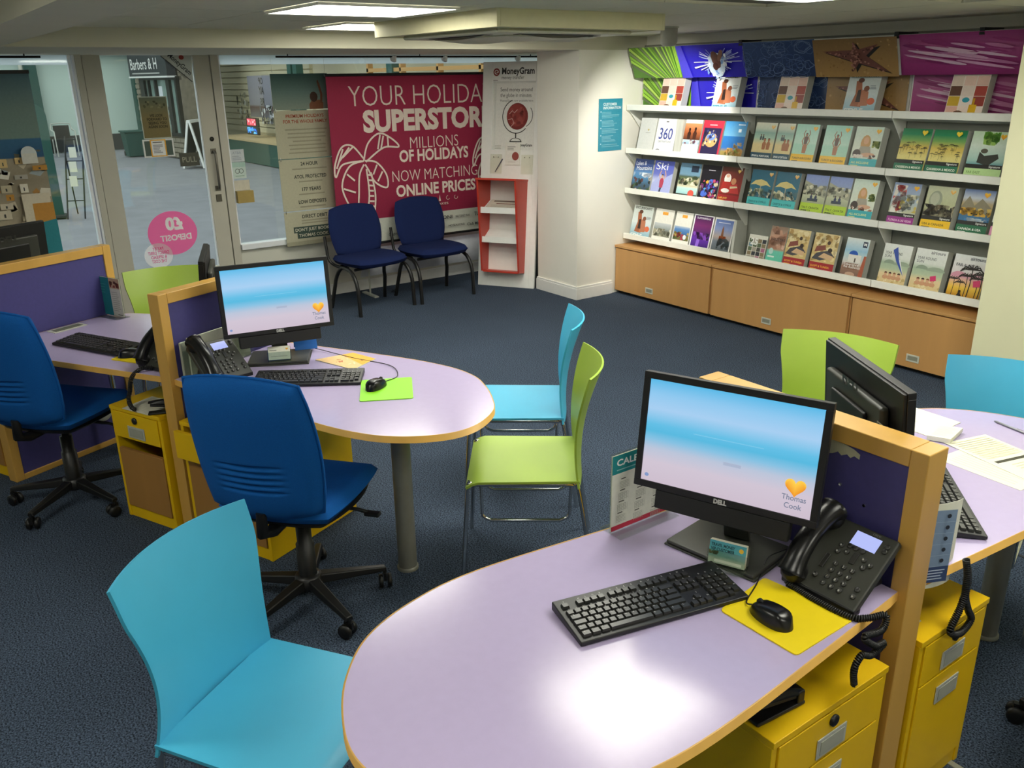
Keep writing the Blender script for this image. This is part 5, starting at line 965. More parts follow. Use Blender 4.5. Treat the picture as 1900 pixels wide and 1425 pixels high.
pn = MB().tube([tuple(LT @ Vector((.155,-.02,1.065))), tuple(LT @ Vector((.215,-.018,1.165))), tuple(LT @ Vector((.226,-.018,1.183)))], [.003,.0045,.0045], 8).build('pen', mat('navy_pen', '#26304f', .4), t)
# red shelf unit, deeper at the top
RX0, RX1 = .09, .478; prof = [(.002,.14),(.135,.15),(.30,.985),(.002,.985)]
def side(x): 
    b = MB(); V = [(x,-d,z) for d, z in prof]+[(x+.016,-d,z) for d, z in prof]; b.add(V, [(0,1,2,3),(7,6,5,4),(0,4,5,1),(1,5,6,2),(2,6,7,3),(3,7,4,0)], LT); return b.build('shelf_unit_side', RED, t)
side(RX0); side(RX1-.016); lbox('shelf_unit_top', RX0-.006, RX1+.006, .002, .312, .985, 1.003, RED, t, .002); lbox('shelf_unit_base', RX0+.016, RX1-.016, .002, .128, .142, .158, RED)
for z, df in ((.70, .215), (.43, .165)):
    s_ = MB(); V = [(RX0+.017,-.004,z+.10),(RX1-.017,-.004,z+.10),(RX1-.017,-df,z),(RX0+.017,-df,z)]; s_.add(V+[(a,b_,c+.006) for a,b_,c in V], [(0,1,2,3),(7,6,5,4),(0,4,5,1),(1,5,6,2),(2,6,7,3),(3,7,4,0)], LT); so = s_.build('leaflet_shelf', WHITEP, t); lbox('shelf_lip', RX0+.017, RX1-.017, df, df+.008, z-.01, z+.045, WHITEP, so)
P = Print(.0006); P.rect(.02,.0,.36,.2,'#dcd8c8'); P.rect(.06,.16,.36,.185,'#7a6a62'); P.rect(.1,.115,.35,.13,'#8a5a52'); P.lines(3,.06,.33,.02,.1,'#b8b0a4',.008,rr); so2 = P.build('leaflets', t, tuple(LT @ Vector((RX0+.02,-.205,.722))), (1,0,0), tuple(LT.to_3x3() @ Vector((0,.9,.44))), INKM)
# ================================================================= things on the desks
def monitor(label, bx, by, brz, cx, cy, cz, yaw, tilt, w=.474, h=.307, on=True, bar=True):
    """base on the desk at bx,by; panel centre cx,cy,cz with its screen facing yaw"""
    t = thing('monitor', label, 'monitor', (bx, by, ZD), 0, 'desk monitors')
    T = Matrix.Translation((cx-bx, cy-by, cz-ZD)) @ Matrix.Rotation(yaw+PI/2, 4, 'Z') @ Matrix.Rotation(-tilt, 4, 'X')   # local -y = screen normal
    def bx_(name, a, m, par=t, bev=.002): return MB().box(*a, T).build(name, m, par, bev)
    q = .018; b = MB()
    b.box(-w/2, w/2, 0, .022, h/2-q, h/2, T); b.box(-w/2, w/2, 0, .022, -h/2, -h/2+q, T); b.box(-w/2, -w/2+q, 0, .022, -h/2+q, h/2-q, T); b.box(w/2-q, w/2, 0, .022, -h/2+q, h/2-q, T); b.build('bezel', BLACK, t, .0015)
    bx_('panel_back', (-w/2+.004, w/2-.004, .004, .030, -h/2+.004, h/2-.004), BLACK); bx_('rear_housing', (-w*.36, w*.36, .030, .055, -h*.36, h*.30), CHARC, t, .01); hs = bx_('rear_hump', (-w*.22, w*.22, .055, .068, -h*.3, h*.18), BLACK, t, .008)
    X_ = tuple((T.to_3x3() @ Vector((1,0,0)))); Zz = tuple((T.to_3x3() @ Vector((0,0,1)))); Xn = tuple((T.to_3x3() @ Vector((-1,0,0))))
    P = Print(.0003); P.text('DELL', 0, 0, .016, '#c4c4c0', 'c', width=.034, bold=.06); P.build('maker_lettering', t, tuple(T @ Vector((0,-.0004,-h/2+.003))), X_, Zz)
    P = Print(.0004); P.text('DELL', 0, 0, .05, '#34342f', 'c', width=.11, bold=.05); P.build('rear_lettering', t, tuple(T @ Vector((0,.0555,h*.235))), Xn, Zz)
    a, c = w/2-q, h/2-q; P = Print(.0002)
    if on:
        P.grad(-a, -c, a, c, [(0, '#cbbccb'), (.2, '#cfc3d2'), (.33, '#b9c3d8'), (.42, '#83bfe0'), (.5, '#52b7de'), (.57, '#5fbde4'), (.72, '#a5cdf0'), (.86, '#8ec7ee'), (1, '#55b8e6')])
        heart(P, a*.80, -c*.47, .048, ('#f0951c', '#ffcf4a')); P.text('Thomas', a*.80, -c*.72, .019, '#6f7990', 'c', width=.058, bold=.01); P.text('Cook', a*.80, -c*.87, .019, '#6f7990', 'c', width=.042, bold=.01)
        P.lines(1, -.09, .09, c*.09, c*.11, '#7cc6e8', .002, rr, 0); P.rect(-.005, -c*.36, .04, -c*.30, '#a8b4cc'); P.ell(-a*.93, -c*.88, .006, .005, '#7d94c4', 10)
    else: P.rect(-a, -c, a, c, '#0c0e12')
    P.build('screen', t, tuple(T @ Vector((0,.0038,0))), X_, Zz, SCREEN if on else INK)
    if bar: bx_('speaker_bar', (-w*.37, w*.37, .004, .034, -h/2-.052, -h/2-.001), BLACKM, t, .004)
    N0 = T @ Vector((0,.06,-h*.1)); R0 = Matrix.Rotation(brz, 4, 'Z')
    nk = MB(); top = T @ Vector((0,.055,-.02)); bot = R0 @ Vector((0,.035,.016)); r_ = Vector(X_)*.035; bk = Vector(X_).cross(Vector((0,0,1)))*-.014
    nk.add([bot-r_, bot+r_, bot+r_+bk, bot-r_+bk, top-r_, top+r_, top+r_+bk, top-r_+bk], [(0,3,2,1),(4,5,6,7),(0,1,5,4),(1,2,6,5),(2,3,7,6),(3,0,4,7)]); nk.build('neck', CHARC, t, .004)
    MB().box(-.135, .135, -.10, .10, 0, .006, R0).box(-.13, .13, -.096, .096, .006, .016, R0).build('base_plate', CHARC, t, .004)
    return t, T
mA, TA = monitor('switched-on monitor in the foreground beside the calendar', -1.29, 1.615, rad(8.7), -1.28, 1.566, 1.029, rad(-68.7), rad(8.8))
mB, TB = monitor('switched-on monitor on the middle desk', -3.60, 1.30, rad(62), -3.533, 1.289, 1.018, rad(-10.04), rad(5.1))
mD, TD = monitor('monitor seen from behind on the right desk', -1.25, 2.06, rad(150), -1.205, 2.06, 1.015, rad(57.7), rad(5), on=True)
P = Print(.0004); P.rect(0, 0, .03, .075, '#b8bba8'); P.rect(.003, .05, .027, .072, '#4c4f46'); P.lines(5, .004, .026, .005, .045, '#90938a', .003, rr); P.build('label_sticker', mD, tuple(TD @ Vector((-.155,.0555,-.02))), tuple(TD.to_3x3() @ Vector((-1,0,0))), tuple(TD.to_3x3() @ Vector((0,0,1))), INKM)
monitor('dark monitor seen edge-on behind the middle partition', -4.16, 1.19, rad(340), -4.15, 1.16, .985, rad(250), rad(4), on=False)
monitor('dark monitor behind the partition at the left picture edge', -5.30, .50, rad(205), -5.36, .48, 1.03, rad(207), rad(4), on=False)
# ---- keyboards
def keyboard(label, x, y, deg, single):
    t = thing('keyboard', label, 'keyboard', (x, y, ZD), rad(deg), 'black keyboards'); L, D = .446, .152
    V = [(-L/2,-D/2,.002),(L/2,-D/2,.002),(L/2,D/2,.004),(-L/2,D/2,.004),(-L/2,-D/2,.013),(L/2,-D/2,.013),(L/2,D/2,.026),(-L/2,D/2,.026)]
    MB().add(V, [(0,3,2,1),(4,5,6,7),(0,1,5,4),(1,2,6,5),(2,3,7,6),(3,0,4,7)]).build('case', BLACK, t, .003)
    sl = math.atan2(.013, D); keys = []; u = .0187; x0 = -L/2+.012; yb = -D/2+.012
    def row(yy, items, xs=x0):
        c = xs
        for it in items:
            if it < 0: c += -it*u; continue
            keys.append((c+it*u/2, yy, it*u-.0022)); c += it*u
    Y = [yb+.0092+i*u for i in range(6)]; Y[5] += .008
    row(Y[0], [1.25,1.25,1.25,6.0,1.25,1.25,1.5,1.25]); row(Y[1], [1.25,1]+[1]*10+[2.75]); row(Y[2], [1.75]+[1]*11+[2.25]); row(Y[3], [1.5]+[1]*12+[1.5]); row(Y[4], [1]*13+[2]); row(Y[5], [1,-1]+[1]*4+[-.5]+[1]*4+[-.5]+[1]*4)
    xn = x0+15.35*u; row(Y[5], [1,1,1], xn); row(Y[4], [1,1,1], xn); row(Y[3], [1,1,1], xn); row(Y[1], [-1,1], xn); row(Y[0], [1,1,1], xn); xp = xn+3.35*u
    for k in range(1, 5): row(Y[k], [1,1,1] if k in (1, 2) else [1,1,1,1], xp)
    row(Y[0], [2,1], xp); keys.append((xp+3.5*u, Y[0]+u/2, u-.0022)); keys.append((xp+3.5*u, Y[2]-0, u-.0022))
    def kgeo(w, hh=.0162):
        a, c = w/2, hh/2; b, d = a-.0016, c-.002
        return [(-a,-c,0),(a,-c,0),(a,c,0),(-a,c,0),(-b,-d,.006),(b,-d,.006),(b,d,.006),(-b,d,.006)], [(4,5,6,7),(0,1,5,4),(1,2,6,5),(2,3,7,6),(3,0,4,7)]
    R = Matrix.Rotation(sl, 4, 'X'); cache = {}
    rk = random.Random(4); leg = Print(.0001)
    if single:
        for kx, ky, kw in keys:
            q = round(kw, 4)
            if q not in cache:
                o = MB().add(*kgeo(kw)).build('key', KEYM, t); cache[q] = o.data; bpy.data.objects.remove(o)
            link('key', cache[q], t, 0, 2, (kx, ky, .0135+(ky+D/2)*math.tan(sl)), (sl, 0, 0))
    else:
        b = MB()
        for kx, ky, kw in keys: b.add(*kgeo(kw), Matrix.Translation((kx, ky, .0135+(ky+D/2)*math.tan(sl))) @ R)
        o = b.build('keys', KEYM, t); o['kind'] = 'stuff'
    for i, (kx, ky, kw) in enumerate(keys):
        if kw > .03: continue
        yy = ky/math.cos(sl); leg.text(rk.choice('ABCDEFGHKLMNPRSTUVXYZ'), kx-kw*.28, yy+.0005, .0062, '#c9c9c4')
    leg.build('key_legends', t, (0, 0, .0198+D/2*math.tan(sl)), (1,0,0), (0, math.cos(sl), math.sin(sl)), INKM)
    return t
keyboard('black keyboard in the foreground', -1.226, 1.269, 77, True)['label'] = 'black keyboard nearest the camera on the foreground desk'
keyboard('black keyboard in front of the middle monitor', -3.243, 1.283, 56.5, False); keyboard('black keyboard on the left desk beside a yellow mat', -4.33, .685, 27, False); keyboard('black keyboard on the right desk beside loose papers', -1.108, 2.303, 132, False)
# ---- mouse mats, mice
def mat_thing(label, pts, col):
    c = (sum(p[0] for p in pts)/4, sum(p[1] for p in pts)/4); q = [(p[0]-c[0], p[1]-c[1]) for p in pts]
    A = sum(q[i-1][0]*q[i][1]-q[i][0]*q[i-1][1] for i in range(4))
    if A < 0: q = q[::-1]
    out = []
    for i in range(4):
        p0, p1, p2 = Vector(q[i-1]), Vector(q[i]), Vector(q[(i+1) % 4]); a = (p0-p1).normalized()*.012; b = (p2-p1).normalized()*.012
        for k in range(5): s = k/4; out.append(tuple((p1+a)*(1-s)**2 + p1*2*s*(1-s) + (p1+b)*s*s))
    o = MB().prism(out, 0, .003).build('mouse_mat', mat('mat_'+col, '#'+col, .55, var=.02), None, loc=(c[0], c[1], ZD+.0005)); tag(o, label, 'mouse mat', 'mouse mats')
mat_thing('bright yellow mouse mat on the foreground desk', [(-1.114,1.382),(-1.141,1.574),(-.906,1.602),(-.903,1.384)], 'f4d800'); mat_thing('lime green mouse mat on the middle desk', [(-2.884,1.336),(-3.102,1.454),(-3.009,1.639),(-2.786,1.519)], '8fe01c'); mat_thing('yellow mouse mat on the left desk', [(-4.07,.687),(-4.188,.856),(-3.977,.893),(-3.885,.80)], 'e8cf10')
def mouse(label, x, y, deg, cable):
    t = thing('computer_mouse', label, 'mouse', (x, y, ZD+.0035), rad(deg), 'black mice'); b = MB()
    def fn(a, c):
        s = 2*a-1; q = 2*c-1; xx = .058*s*math.sqrt(1-.5*q*q); yy = .031*q*math.sqrt(1-.42*s*s)*(1-.05*s); m_ = max(abs(s), abs(q)); return (xx, yy, .037*math.sqrt(max(0, 1-m_**4))*(1-.18*s-.22*s*s))
    b.grid(fn, 18, 14, flip=True).build('shell', BLACKG, t); MB().lathe([(.0,-.003),(.009,-.003),(.009,.003),(0,.003)], 14, Tm((.034, 0, .026), rx=PI/2)).build('scroll_wheel', BLACKM, t)
    MB().prism([(.05*math.cos(2*PI*i/24)*1.1, .029*math.sin(2*PI*i/24)) for i in range(24)], 0, .004).build('skirt', BLACK, t)
    M = (Matrix.Translation((x, y, ZD+.0035)) @ Matrix.Rotation(rad(deg), 4, 'Z')).inverted()
    MB().tube(catmull([(.054, 0, .008), (.075, 0, .004)] + [tuple(M @ Vector(p)) for p in cable], 6), .0018, 6).build('cable', BLACK, t)
mouse('black mouse on the bright yellow mat in the foreground', -1.02, 1.446, 176, [(-1.13,1.53,.725),(-1.158,1.585,.728),(-1.175,1.63,.745),(-1.17,1.70,.745)])
mouse('black mouse on the lime green mat', -2.985, 1.462, 118, [(-3.06,1.60,.724),(-3.2,1.64,.724),(-3.4,1.56,.724),(-3.62,1.48,.73),(-3.72,1.42,.74)]); mouse('black mouse on the mat at the left desk', -4.058, .775, 72, [(-4.03,.90,.724),(-4.1,1.0,.724),(-4.2,1.04,.724)])
# ---- phones
def phone(label, x, y, deg, cord, single=True, big=True):
    t = thing('desk_phone', label, 'phone', (x, y, ZD), rad(deg), 'black desk phones'); W, L = .20, .205; a = rad(38)
    F = Matrix.Translation((0, 0, .016)) @ Matrix.Rotation(a, 4, 'X')            # face plane, y up the slope
    b = MB(); b.box(-W/2, W/2, 0, L, -.022, 0, F); b.build('body', CHARC, t, .006)
    MB().add([(-.06,.09,0),(.06,.09,0),(.06,.185,0),(-.06,.185,0),(-.06,.085,.055),(.06,.085,.055),(.06,.14,.10),(-.06,.14,.10)], [(0,3,2,1),(4,5,6,7),(0,1,5,4),(1,2,6,5),(2,3,7,6),(3,0,4,7)]).build('stand', BLACK, t, .004)
    MB().box(-W/2, W/2, .0, .03, 0, .018).build('front_foot', BLACK, t, .004)
    # handset on the left
    hx = -W/2+.028; hs = catmull([(hx,.012,.022),(hx,.03,.030),(hx,.06,.040),(hx,.105,.046),(hx,.15,.042),(hx,.185,.034),(hx,.205,.024)], 5)
    rads = []
    for i, p in enumerate(hs): s = i/(len(hs)-1); rads.append(.021 + .008*(abs(2*s-1)**2.5))
    hb = MB(); hb.tube([(p.x-hx, p.y, p.z) for p in hs], rads, 14, F @ Matrix.Translation((hx, 0, 0)) @ Matrix.Diagonal((1.35, 1, 1, 1))); ho = hb.build('handset', BLACKG, t)
    for yy in (.022, .188): MB().lathe([(.030,-.012),(.033,.004),(.026,.018)], 16, F @ Tm((hx, yy, .010))).build('handset_cup', BLACK, ho)
    P = Print(.0003); P.rect(-.002, .15, .064, .188, '#b9c4ff' if big else '#a9b6ff'); P.build('display', t, tuple(F @ Vector((0,0,.0006))), (1,0,0), (0, math.cos(a), math.sin(a)), ink_mat('phone_display', .3, .95))
    P = Print(.0003); P.text('CISCO', .045, .193, .007, '#9a9a90', 'c'); P.build('maker_lettering', t, tuple(F @ Vector((0,0,.0004))), (1,0,0), (0, math.cos(a), math.sin(a)), INKM)
    km = MB().lathe([(.0068,0),(.0068,.003),(.0055,.0042),(.0,.0045)], 12).build('key', KEYM, t); kd = km.data; bpy.data.objects.remove(km)
    lg = Print(.0001); keys = [(.0+.022*c, .030+.019*r, '123456789*0#'[(3-r)*3+c]) for r in range(4) for c in range(3)]
    keys += [(.079,.032,'o'),(.079,.052,'-'),(-.028,.04,'o'),(-.014,.118,'o'),(-.014,.136,'o'),(.006,.126,'o'),(.052,.125,'o'),(.072,.118,'o'),(.06,.106,'o'),(.082,.165,'-'),(.082,.178,'-'),(.004,.143,'-'),(.02,.143,'-'),(.038,.143,'-')]
    for kx, ky, s in keys:
        link('key', kd, t, 0, 2, F @ Vector((kx, ky, 0)), (a, 0, 0)); 
        if s != '-': lg.text(s, kx, ky-.003, .0085, '#d4d4cc', 'c')
    lg.build('key_legends', t, tuple(F @ Vector((0,0,.0047))), (1,0,0), (0, math.cos(a), math.sin(a)), INKM)
    MB().box(-.006,.006,-.02,.02,0,.004, F @ Tm((-.028,.083,0))).build('volume_key', KEYM, t, .002); MB().box(-.007,.007,-.016,.016,0,.004, F @ Tm((.030,.118,0))).build('navigation_key', KEYM, t, .002)
    M = (Matrix.Translation((x, y, ZD)) @ Matrix.Rotation(rad(deg), 4, 'Z')).inverted(); pth = [M @ Vector(p) for p in cord[0]]
    coil(pth, cord[1], .0026, cord[2]).build('coiled_cord', BLACK, t)
    return t
phone('black desk phone with lit display on the foreground desk', -1.012, 1.60, 0, ([(-1.09,1.595,.725),(-1.0,1.585,.727),(-.915,1.59,.727),(-.885,1.62,.728),(-.868,1.66,.728),(-.862,1.64,.70),(-.862,1.57,.712),(-.855,1.61,.675),(-.857,1.65,.665),(-.855,1.60,.655),(-.857,1.56,.67),(-.855,1.535,.645),(-.856,1.545,.60)], .0062, 120))
phone('black desk phone beside the middle monitor', -3.438, 1.027, 101, ([(-3.42,.93,.728),(-3.40,.92,.728),(-3.39,.94,.726)], .006, 10)); phone('black desk phone at the left desk behind the wood post', -3.787, .80, 24, ([(-3.79,.80,.735),(-3.80,.755,.735),(-3.815,.715,.70),(-3.825,.70,.64),(-3.83,.69,.60),(-3.80,.69,.575),(-3.78,.70,.565)], .008, 40))
phone('black desk phone on the right desk behind the wood post', -.985, 2.0, 95, ([(-.87,2.01,.745),(-.862,2.015,.70),(-.86,2.02,.64),(-.858,2.045,.59),(-.857,2.07,.55),(-.856,2.02,.53),(-.857,1.965,.56),(-.858,2.0,.615),(-.862,2.025,.67),(-.868,2.02,.72)], .0072, 95))
# ---- calendar holder
t = thing('calendar_holder', 'clear stand with a printed calendar beside the foreground monitor', 'calendar', (-1.537, 1.53, ZD), rad(90)); CW, CH = .112, .235
MB().box(-CW, CW, -.002, .002, .003, CH).build('upright', ACRYL, t); MB().box(-CW, CW, -.045, .04, 0, .003).build('foot', ACRYL, t); MB().box(-CW+.003, CW-.003, -.0012, .0012, .006, CH-.006).build('card', PAPER, t)
P = Print(.0003); P.rect(-CW+.003, .006, CW-.003, CH-.006, '#e6e8da'); P.rect(-CW+.003, CH-.06, CW-.003, CH-.006, '#178a8c'); P.rect(-CW+.003, .006, CW-.003, .02, '#c8324c'); P.text('CALENDAR', -CW+.018, CH-.037, .026, '#eef6f4', width=.17, bold=.03); P.lines(1, -CW+.018, 0, CH-.052, CH-.046, '#8cc8c8', .003, rr)
for c in range(4):
    for r in range(4):
        x = -CW+.018+.05*c; z = .028+.036*r; P.lines(1, x+.006, x+.026, z+.026, z+.031, '#55584c', .003, rr, .2)
        for k in range(5): P.lines(1, x, x+.034, z+.019-.0042*k, z+.021-.0042*k, '#a9ac9c', .0012, rr, 0)
        for k in range(6): P.rect(x+.0068*k, z, x+.0068*k+.0008, z+.022, '#b4b7a8')
P.build('calendar_print', t, (0, -.0022, 0), (1,0,0), (0,0,1), INKM)
# ---- card holders
def card_holder(label, x, y, deg, z, art):
    t = thing('card_holder', label, 'card holder', (x, y, z), rad(deg), 'business card holders'); R = Matrix.Rotation(rad(-12), 4, 'X')
    MB().box(-.05,.05,-.028,.028,0,.003).build('tray', ACRYL, t); MB().box(-.05,.05,-.004,-.001,.003,.04,R).build('front_wall', ACRYL, t); MB().box(-.05,.05,.018,.021,.003,.06,R).build('back_wall', ACRYL, t)
    MB().box(-.046,.046,.0,.016,.006,.064,R).build('cards', PAPER, t); P = Print(.0002); art(P); P.build('card_print', t, tuple(R @ Vector((0,-.0006,.006))), (1,0,0), tuple(R.to_3x3() @ Vector((0,0,1))), INKM)
def a_(P):
    P.grad(-.046, 0, .046, .058, [(0, '#dbe4d0'), (.2, '#d4e0cc'), (.35, '#8cc0b8'), (.6, '#5aacb4'), (1, '#4a9cae')]); P.text('TRAVEL MONEY', -.042, .044, .011, '#123a44', width=.06, bold=.03); P.text('VIP CUSTOMER', -.042, .033, .011, '#123a44', width=.06, bold=.03); P.ell(.034, .045, .006, .006, '#f0c03a', 10); P.blobs(8, -.046, .022, -.02, .032, .003, .007, ['#4a5a34', '#6a6a44'], rr); P.rect(-.03, .004, .038, .011, '#eef0e2')
card_holder('clear card holder with a beach card below the foreground monitor', -1.215, 1.515, 24, ZD+.0165, a_)
def a_(P): P.rect(-.046, 0, .046, .058, '#efefda'); heart(P, .034, .046, .010); P.rect(-.04, .04, -.01, .043, '#8a8a7a'); P.rect(-.035, .014, .035, .016, '#9a9a8a')
card_holder('clear card holder with cream cards below the middle monitor', -3.525, 1.27, 66, ZD+.0165, a_)
# ---- bits on the middle desk
t = thing('leaflet_tray', 'clear tray of leaflets along the middle partition', 'leaflets', tuple(FB.w(.0135, .22, ZD)), FB.a)
MB().box(-.012,.026,-.19,.19,0,.003).build('tray_base', ACRYL, t); MB().box(.023,.026,-.19,.19,.003,.12, None).build('tray_front', ACRYL, t); MB().box(-.006,.006,-.18,.15,.003,.15).build('leaflet', mat('leaflet_grey', '#aab0a0', .6, var=.08), t); MB().box(.008,.018,-.15,.18,.003,.165).build('leaflet', mat('leaflet_pale', '#c9ccb8', .6, var=.08), t)
o = MB().add([(-.05,-.03,0),(.05,-.03,0),(.05,0,.07),(-.05,0,.07),(-.05,.03,0),(.05,.03,0)], [(0,1,2,3),(3,2,5,4)]).build('tent_card', mat('blue_card', '#1565b8', .5), None, loc=(-3.64,1.44,ZD+.017), rot=(0,0,rad(74))); solid(o, .0012); tag(o, 'small blue folded card under the middle monitor', 'card')
P = Print(.0003); c = (-3.38, 1.53); q = [(-3.481,1.416),(-3.252,1.489),(-3.327,1.635),(-3.47,1.595)]; q = [(a-c[0], b-c[1]) for a, b in q]
o = MB().prism(q, 0, .003).build('magazine', PAPER, None, loc=(c[0], c[1], ZD+.0005)); tag(o, 'orange and yellow magazine lying behind the middle keyboard', 'magazine'); P.poly(q, '#f0b040'); m01 = ((q[0][0]+q[3][0])/2, (q[0][1]+q[3][1])/2); P.poly([q[0], q[1], ((q[1][0]*.6+q[2][0]*.4), (q[1][1]*.6+q[2][1]*.4)), (q[0][0]*.3+q[3][0]*.7, q[0][1]*.3+q[3][1]*.7)], '#e8c48c')
for k in range(14): x = rr.uniform(-.06,.06); y = rr.uniform(-.06,.02); P.line([(x,y),(x+rr.uniform(-.02,.03),y+rr.uniform(-.02,.02))], .006, rr.choice(['#d07a50','#f4dcb0','#b86a48'])) if abs(x) < .05 else None
P.rect(.035, .04, .05, .048, '#7a5a1c'); P.build('cover_print', o, (0,0,.0032), (1,0,0), (0,1,0), INKM)
# ---- left desk leaflet stand
p0 = Vector((-4.99, .835)); p1 = Vector((-4.80, .915)); d_ = p1-p0; t = thing('leaflet_holder', 'clear stand with a teal leaflet at the left desk', 'leaflet', ((p0.x+p1.x)/2, (p0.y+p1.y)/2, ZD), math.atan2(d_.y, d_.x))
MB().box(-.11,.11,-.002,.002,.003,.215).build('upright', ACRYL, t); MB().box(-.11,.11,-.05,.03,0,.003).build('foot', ACRYL, t); MB().box(-.105,.105,-.001,.001,.006,.21).build('card', PAPER, t)
P = Print(.0003); P.rect(-.105,.006,.02,.21,'#1f8088'); P.rect(.02,.006,.105,.21,'#d8d8c8'); P.rect(.02,.155,.105,.21,'#c8a888'); P.blobs(10,.025,.16,.1,.195,.008,.016,['#8a3a30','#5c3024','#d8b090'],rr); P.lines(10,.03,.09,.03,.14,'#a8a898',.003,rr); P.lines(4,-.09,.0,.12,.18,'#4aa0a4',.003,rr); P.lines(1,.06,.1,.012,.018,'#5a5a50',.004,rr,0); P.build('leaflet_print', t, (0,-.0022,0), (1,0,0), (0,0,1), INKM)
# ---- staplers
def stapler(label, x, y, deg, z):
    t = thing('stapler', label, 'stapler', (x, y, z), rad(deg), 'black staplers')
    MB().box(-.075,.075,-.019,.019,0,.010).build('base', BLACK, t, .004); T = Tm((-.065,0,.018), ry=rad(-9))
    MB().box(0,.13,-.012,.012,0,.012,T).build('magazine', BLACKM, t, .002); b = MB()
    b.grid(lambda s, q: (.138*s, (q-.5)*.036*(1-.15*s), .014+.020*math.sin(PI*min(1,.15+s*.8))*math.sqrt(max(0,1-(2*q-1)**4))), 14, 8, T).build('top_arm', BLACKG, t); MB().box(-.072,-.05,-.018,.018,.008,.04).build('hinge', BLACK, t, .004)
    P = Print(.0002); P.blobs(5, -.006, -.006, .006, .006, .002, .004, ['#c8c8c4'], rr); P.build('lettering', t, tuple(T @ Vector((.09,0,.0365))), (0,1,0), (-1,0,0), INKM)
stapler('black stapler on the foreground yellow pedestal', -.94, 1.385, 265, .5505); stapler('black stapler on the left yellow pedestal', -3.70, .81, 250, .5505)
tp = MB().tube([(-.03,0,.02),(0,0,.035),(.03,0,.02)], .012, 8).build('hole_punch', BLACK, None, loc=(-1.03,1.40,.5505)); tag(tp, 'small black gadget lying behind the foreground stapler', 'gadget'); MB().box(-.045,.045,-.02,.02,0,.012).build('base', BLACK, tp, .003)
# ---- papers
def paper(label, pts, z, n=4, art=None, name='paper_sheet', th=.0006, sag=0, group=None):
    if (pts[1][0]-pts[0][0])*(pts[3][1]-pts[0][1]) - (pts[1][1]-pts[0][1])*(pts[3][0]-pts[0][0]) < 0: pts = [pts[1], pts[0], pts[3], pts[2]]
    c = Vector((sum(p[0] for p in pts)/4, sum(p[1] for p in pts)/4)); A, B, D_ = Vector(pts[0]), Vector(pts[1]), Vector(pts[3]); ex = (B-A); ey = (D_-A)
    o = MB().box(0, ex.length, 0, ey.length, 0, th, Matrix(((ex.normalized().x, ey.normalized().x, 0, A.x-c.x), (ex.normalized().y, ey.normalized().y, 0, A.y-c.y), (0,0,1,0), (0,0,0,1)))).build(name, PAPER, None, loc=(c.x, c.y, z)); tag(o, label, 'paper', group)
    if art: P = Print(.00015); art(P, ex.length, ey.length); P.build('print', o, (A.x-c.x, A.y-c.y, th+.0001), (ex.normalized().x, ex.normalized().y, 0), (ey.normalized().x, ey.normalized().y, 0), INKM)
    return o
def form(P, w, h):
    P.rect(w*.58, h*.12, w*.63, h*.88, '#3c3a24')
    for k in range(5): P.rect(w*(.7+.05*k), h*.3, w*(.715+.05*k), h*.9, '#c4c19c')
    for k in range(11): P.rect(w*(.05+.045*k), h*.08, w*(.06+.045*k), h*.92, '#c9c6a2')
def lt_(P, w, h): P.lines(10, w*.1, w*.9, h*.1, h*.9, '#cfccaa', h*.012, rr)
paper('printed sheet lying under the form with the black bar', [(-.99,2.555),(-1.262,2.575),(-1.246,2.775),(-.974,2.755)], ZD+.0005, art=lt_)
paper('printed form with a black bar on the right desk', [(-1.02,2.64),(-1.31,2.712),(-1.264,2.89),(-.974,2.818)], ZD+.0018, art=form)
def env(P, w, h): P.lines(4, w*.2, w*.5, h*.25, h*.45, '#b9b8a2', h*.015, rr)
paper('large white sheet beside the monitor on the right desk', [(-1.56,2.735),(-1.37,2.724),(-1.395,2.945),(-1.56,2.94)], ZD+.0005, art=env, th=.002)
o = paper('thick pad of white paper slips on the right desk', [(-1.36,2.69),(-1.295,2.72),(-1.32,2.845),(-1.385,2.815)], ZD+.0028, art=lt_, name='note_pad', th=.016)
o = MB().tube([(-.07,0,0),(-.06,0,0),(.055,0,0),(.07,0,0)], [.0015,.0042,.0042,.003], 10).build('pen', mat('grey_pen', '#7f7f84', .3, metal=.4), None, loc=(-1.235,3.012,ZD+.0045), rot=(0,0,rad(-14))); tag(o, 'grey pen lying at the far end of the right desk', 'pen'); MB().box(.02,.06,-.001,.001,.004,.0065).build('pen_clip', CHROME, o)
paper('white paper sheets on the left yellow pedestal', [(-3.87,.665),(-3.715,.735),(-3.785,.88),(-3.945,.81)], .5506, art=lt_, th=.003)
paper('white slip in the yellow pedestal right of the wood post', [(-.99,1.90),(-.93,1.90),(-.93,1.96),(-.99,1.96)], .5506, th=.002)
# icon card standing against the partition on the right desk
t = thing('icon_card', 'curled white card with dark icons behind the foreground post', 'card', (-.91, 1.868, .70), rad(75)); 
o = MB().grid(lambda a, b: (.01+.145*a, .012*a+.03*a*a, -.01+.235*b-.032*a), 8, 6).build('card_sheet', PAPER, t); solid(o, .0008)
P = Print(.0004); P.rect(0,.0,.09,.20,'#7f93ac'); P.rect(0,.0,.09,.045,'#33456c'); P.lines(4,.01,.08,.006,.038,'#b8c4d4',.003,rr); [P.rect(.0,.045+.031*k,.09,.046+.031*k,'#9eb0c4') for k in range(5)]; [P.ell(.055,.062+.031*k,.008,.006,'#20242c',8) for k in range(5)]; P.build('card_print', t, (.012,-.0022,.008), (1,.10,-.2), (0,0,1), INKM)
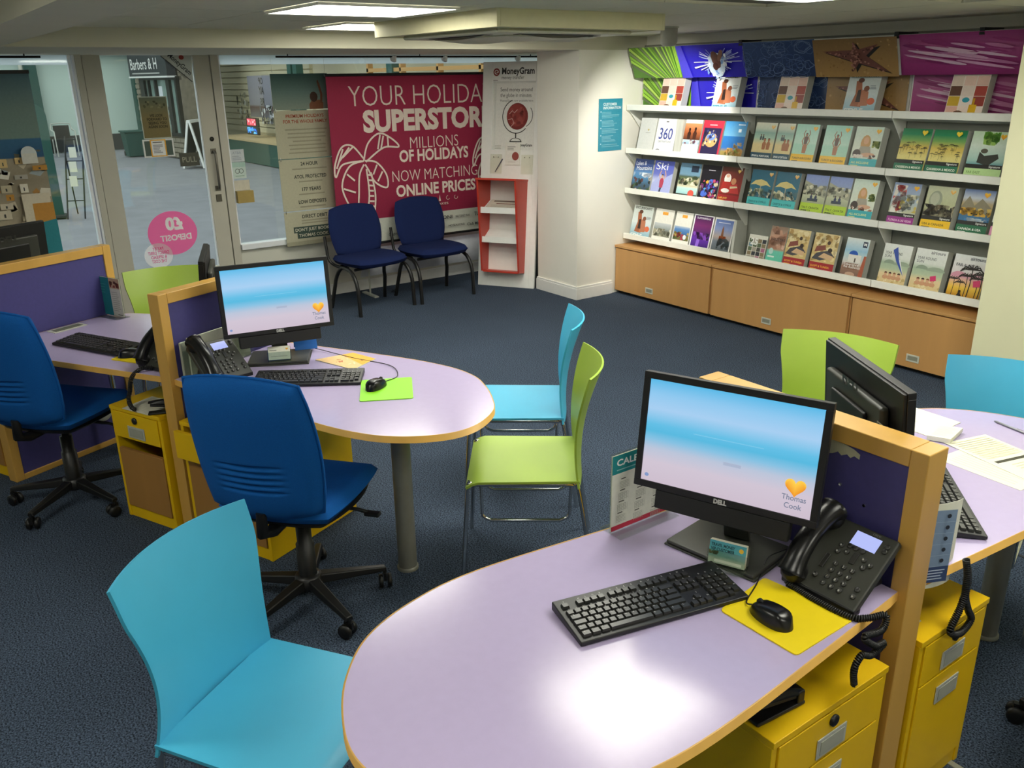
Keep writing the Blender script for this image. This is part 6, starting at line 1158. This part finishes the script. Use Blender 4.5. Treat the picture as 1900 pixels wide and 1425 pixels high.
# ================================================================= ceiling things
t = thing('air_conditioner', 'cream boxed ceiling air conditioner with curved louvres', 'air conditioner', (-4.185, 3.05, ZC)); ACM = mat('ac_cream', '#d9d3ac', .6, var=.03); ACG = mat('ac_grille', '#cfcdb8', .5)
AX, AY, ZB = .615, .55, -.082
for x0,x1,y0,y1 in ((-AX,AX,-AY,-AY+.02),(-AX,AX,AY-.02,AY),(-AX,-AX+.02,-AY+.02,AY-.02),(AX-.02,AX,-AY+.02,AY-.02)): MB().box(x0,x1,y0,y1,ZB,0).build('housing_board', ACM, t, .002)
MB().box(-AX+.02,AX-.02,-AY+.02,AY-.02,ZB+.004,ZB+.012).build('housing_base', ACM, t); MB().box(-.47,.47,-.45,.45,ZB-.018,ZB+.006).build('grille_frame', ACG, t, .012); MB().box(-.30,.30,-.28,.28,ZB-.026,ZB-.016).build('intake_grille', ACG, t, .006)
DKV = mat('vent_dark', '#2e2d24', .8)
for k in range(4):
    R = Matrix.Rotation(k*PI/2, 4, 'Z'); dd = .385 if k % 2 == 0 else .365
    vt = MB().box(dd-.03,dd+.03,-.27,.27,ZB-.0195,ZB-.017,R).build('vent_slot', DKV, t)
    MB().grid(lambda a, b: (dd-.028+.05*b, -.26+.52*a, ZB-.021-.016*math.sin(PI*a)*b), 10, 4, R).build('louvre', ACG, vt)
t = thing('ceiling_spotlight', 'short pale cylinder ceiling lamp in front of the palm header', 'lamp', (-4.52, 4.60, ZC)); MB().lathe([(.058,0),(.058,-.095),(.05,-.115),(.03,-.125)], 24).build('shade', mat('lamp_grey', '#aeada0', .5), t); MB().lathe([(.066,0),(.066,-.01)], 24).build('ceiling_rose', GREYP, t)
# the lamp's own light washes the left brochure shelves
sd = bpy.data.lights.new('spot_bulb', 'SPOT'); sd.energy = 110; sd.spot_size = rad(75); sd.spot_blend = .6; sd.color = (1, .97, .88); sd.shadow_soft_size = .03
so_ = bpy.data.objects.new('spot_bulb', sd); C.objects.link(so_); so_.location = (-4.52, 4.60, ZC-.135); so_.rotation_euler = (Vector((-5.35, 5.45, 1.35))-so_.location).to_track_quat('-Z', 'Y').to_euler()
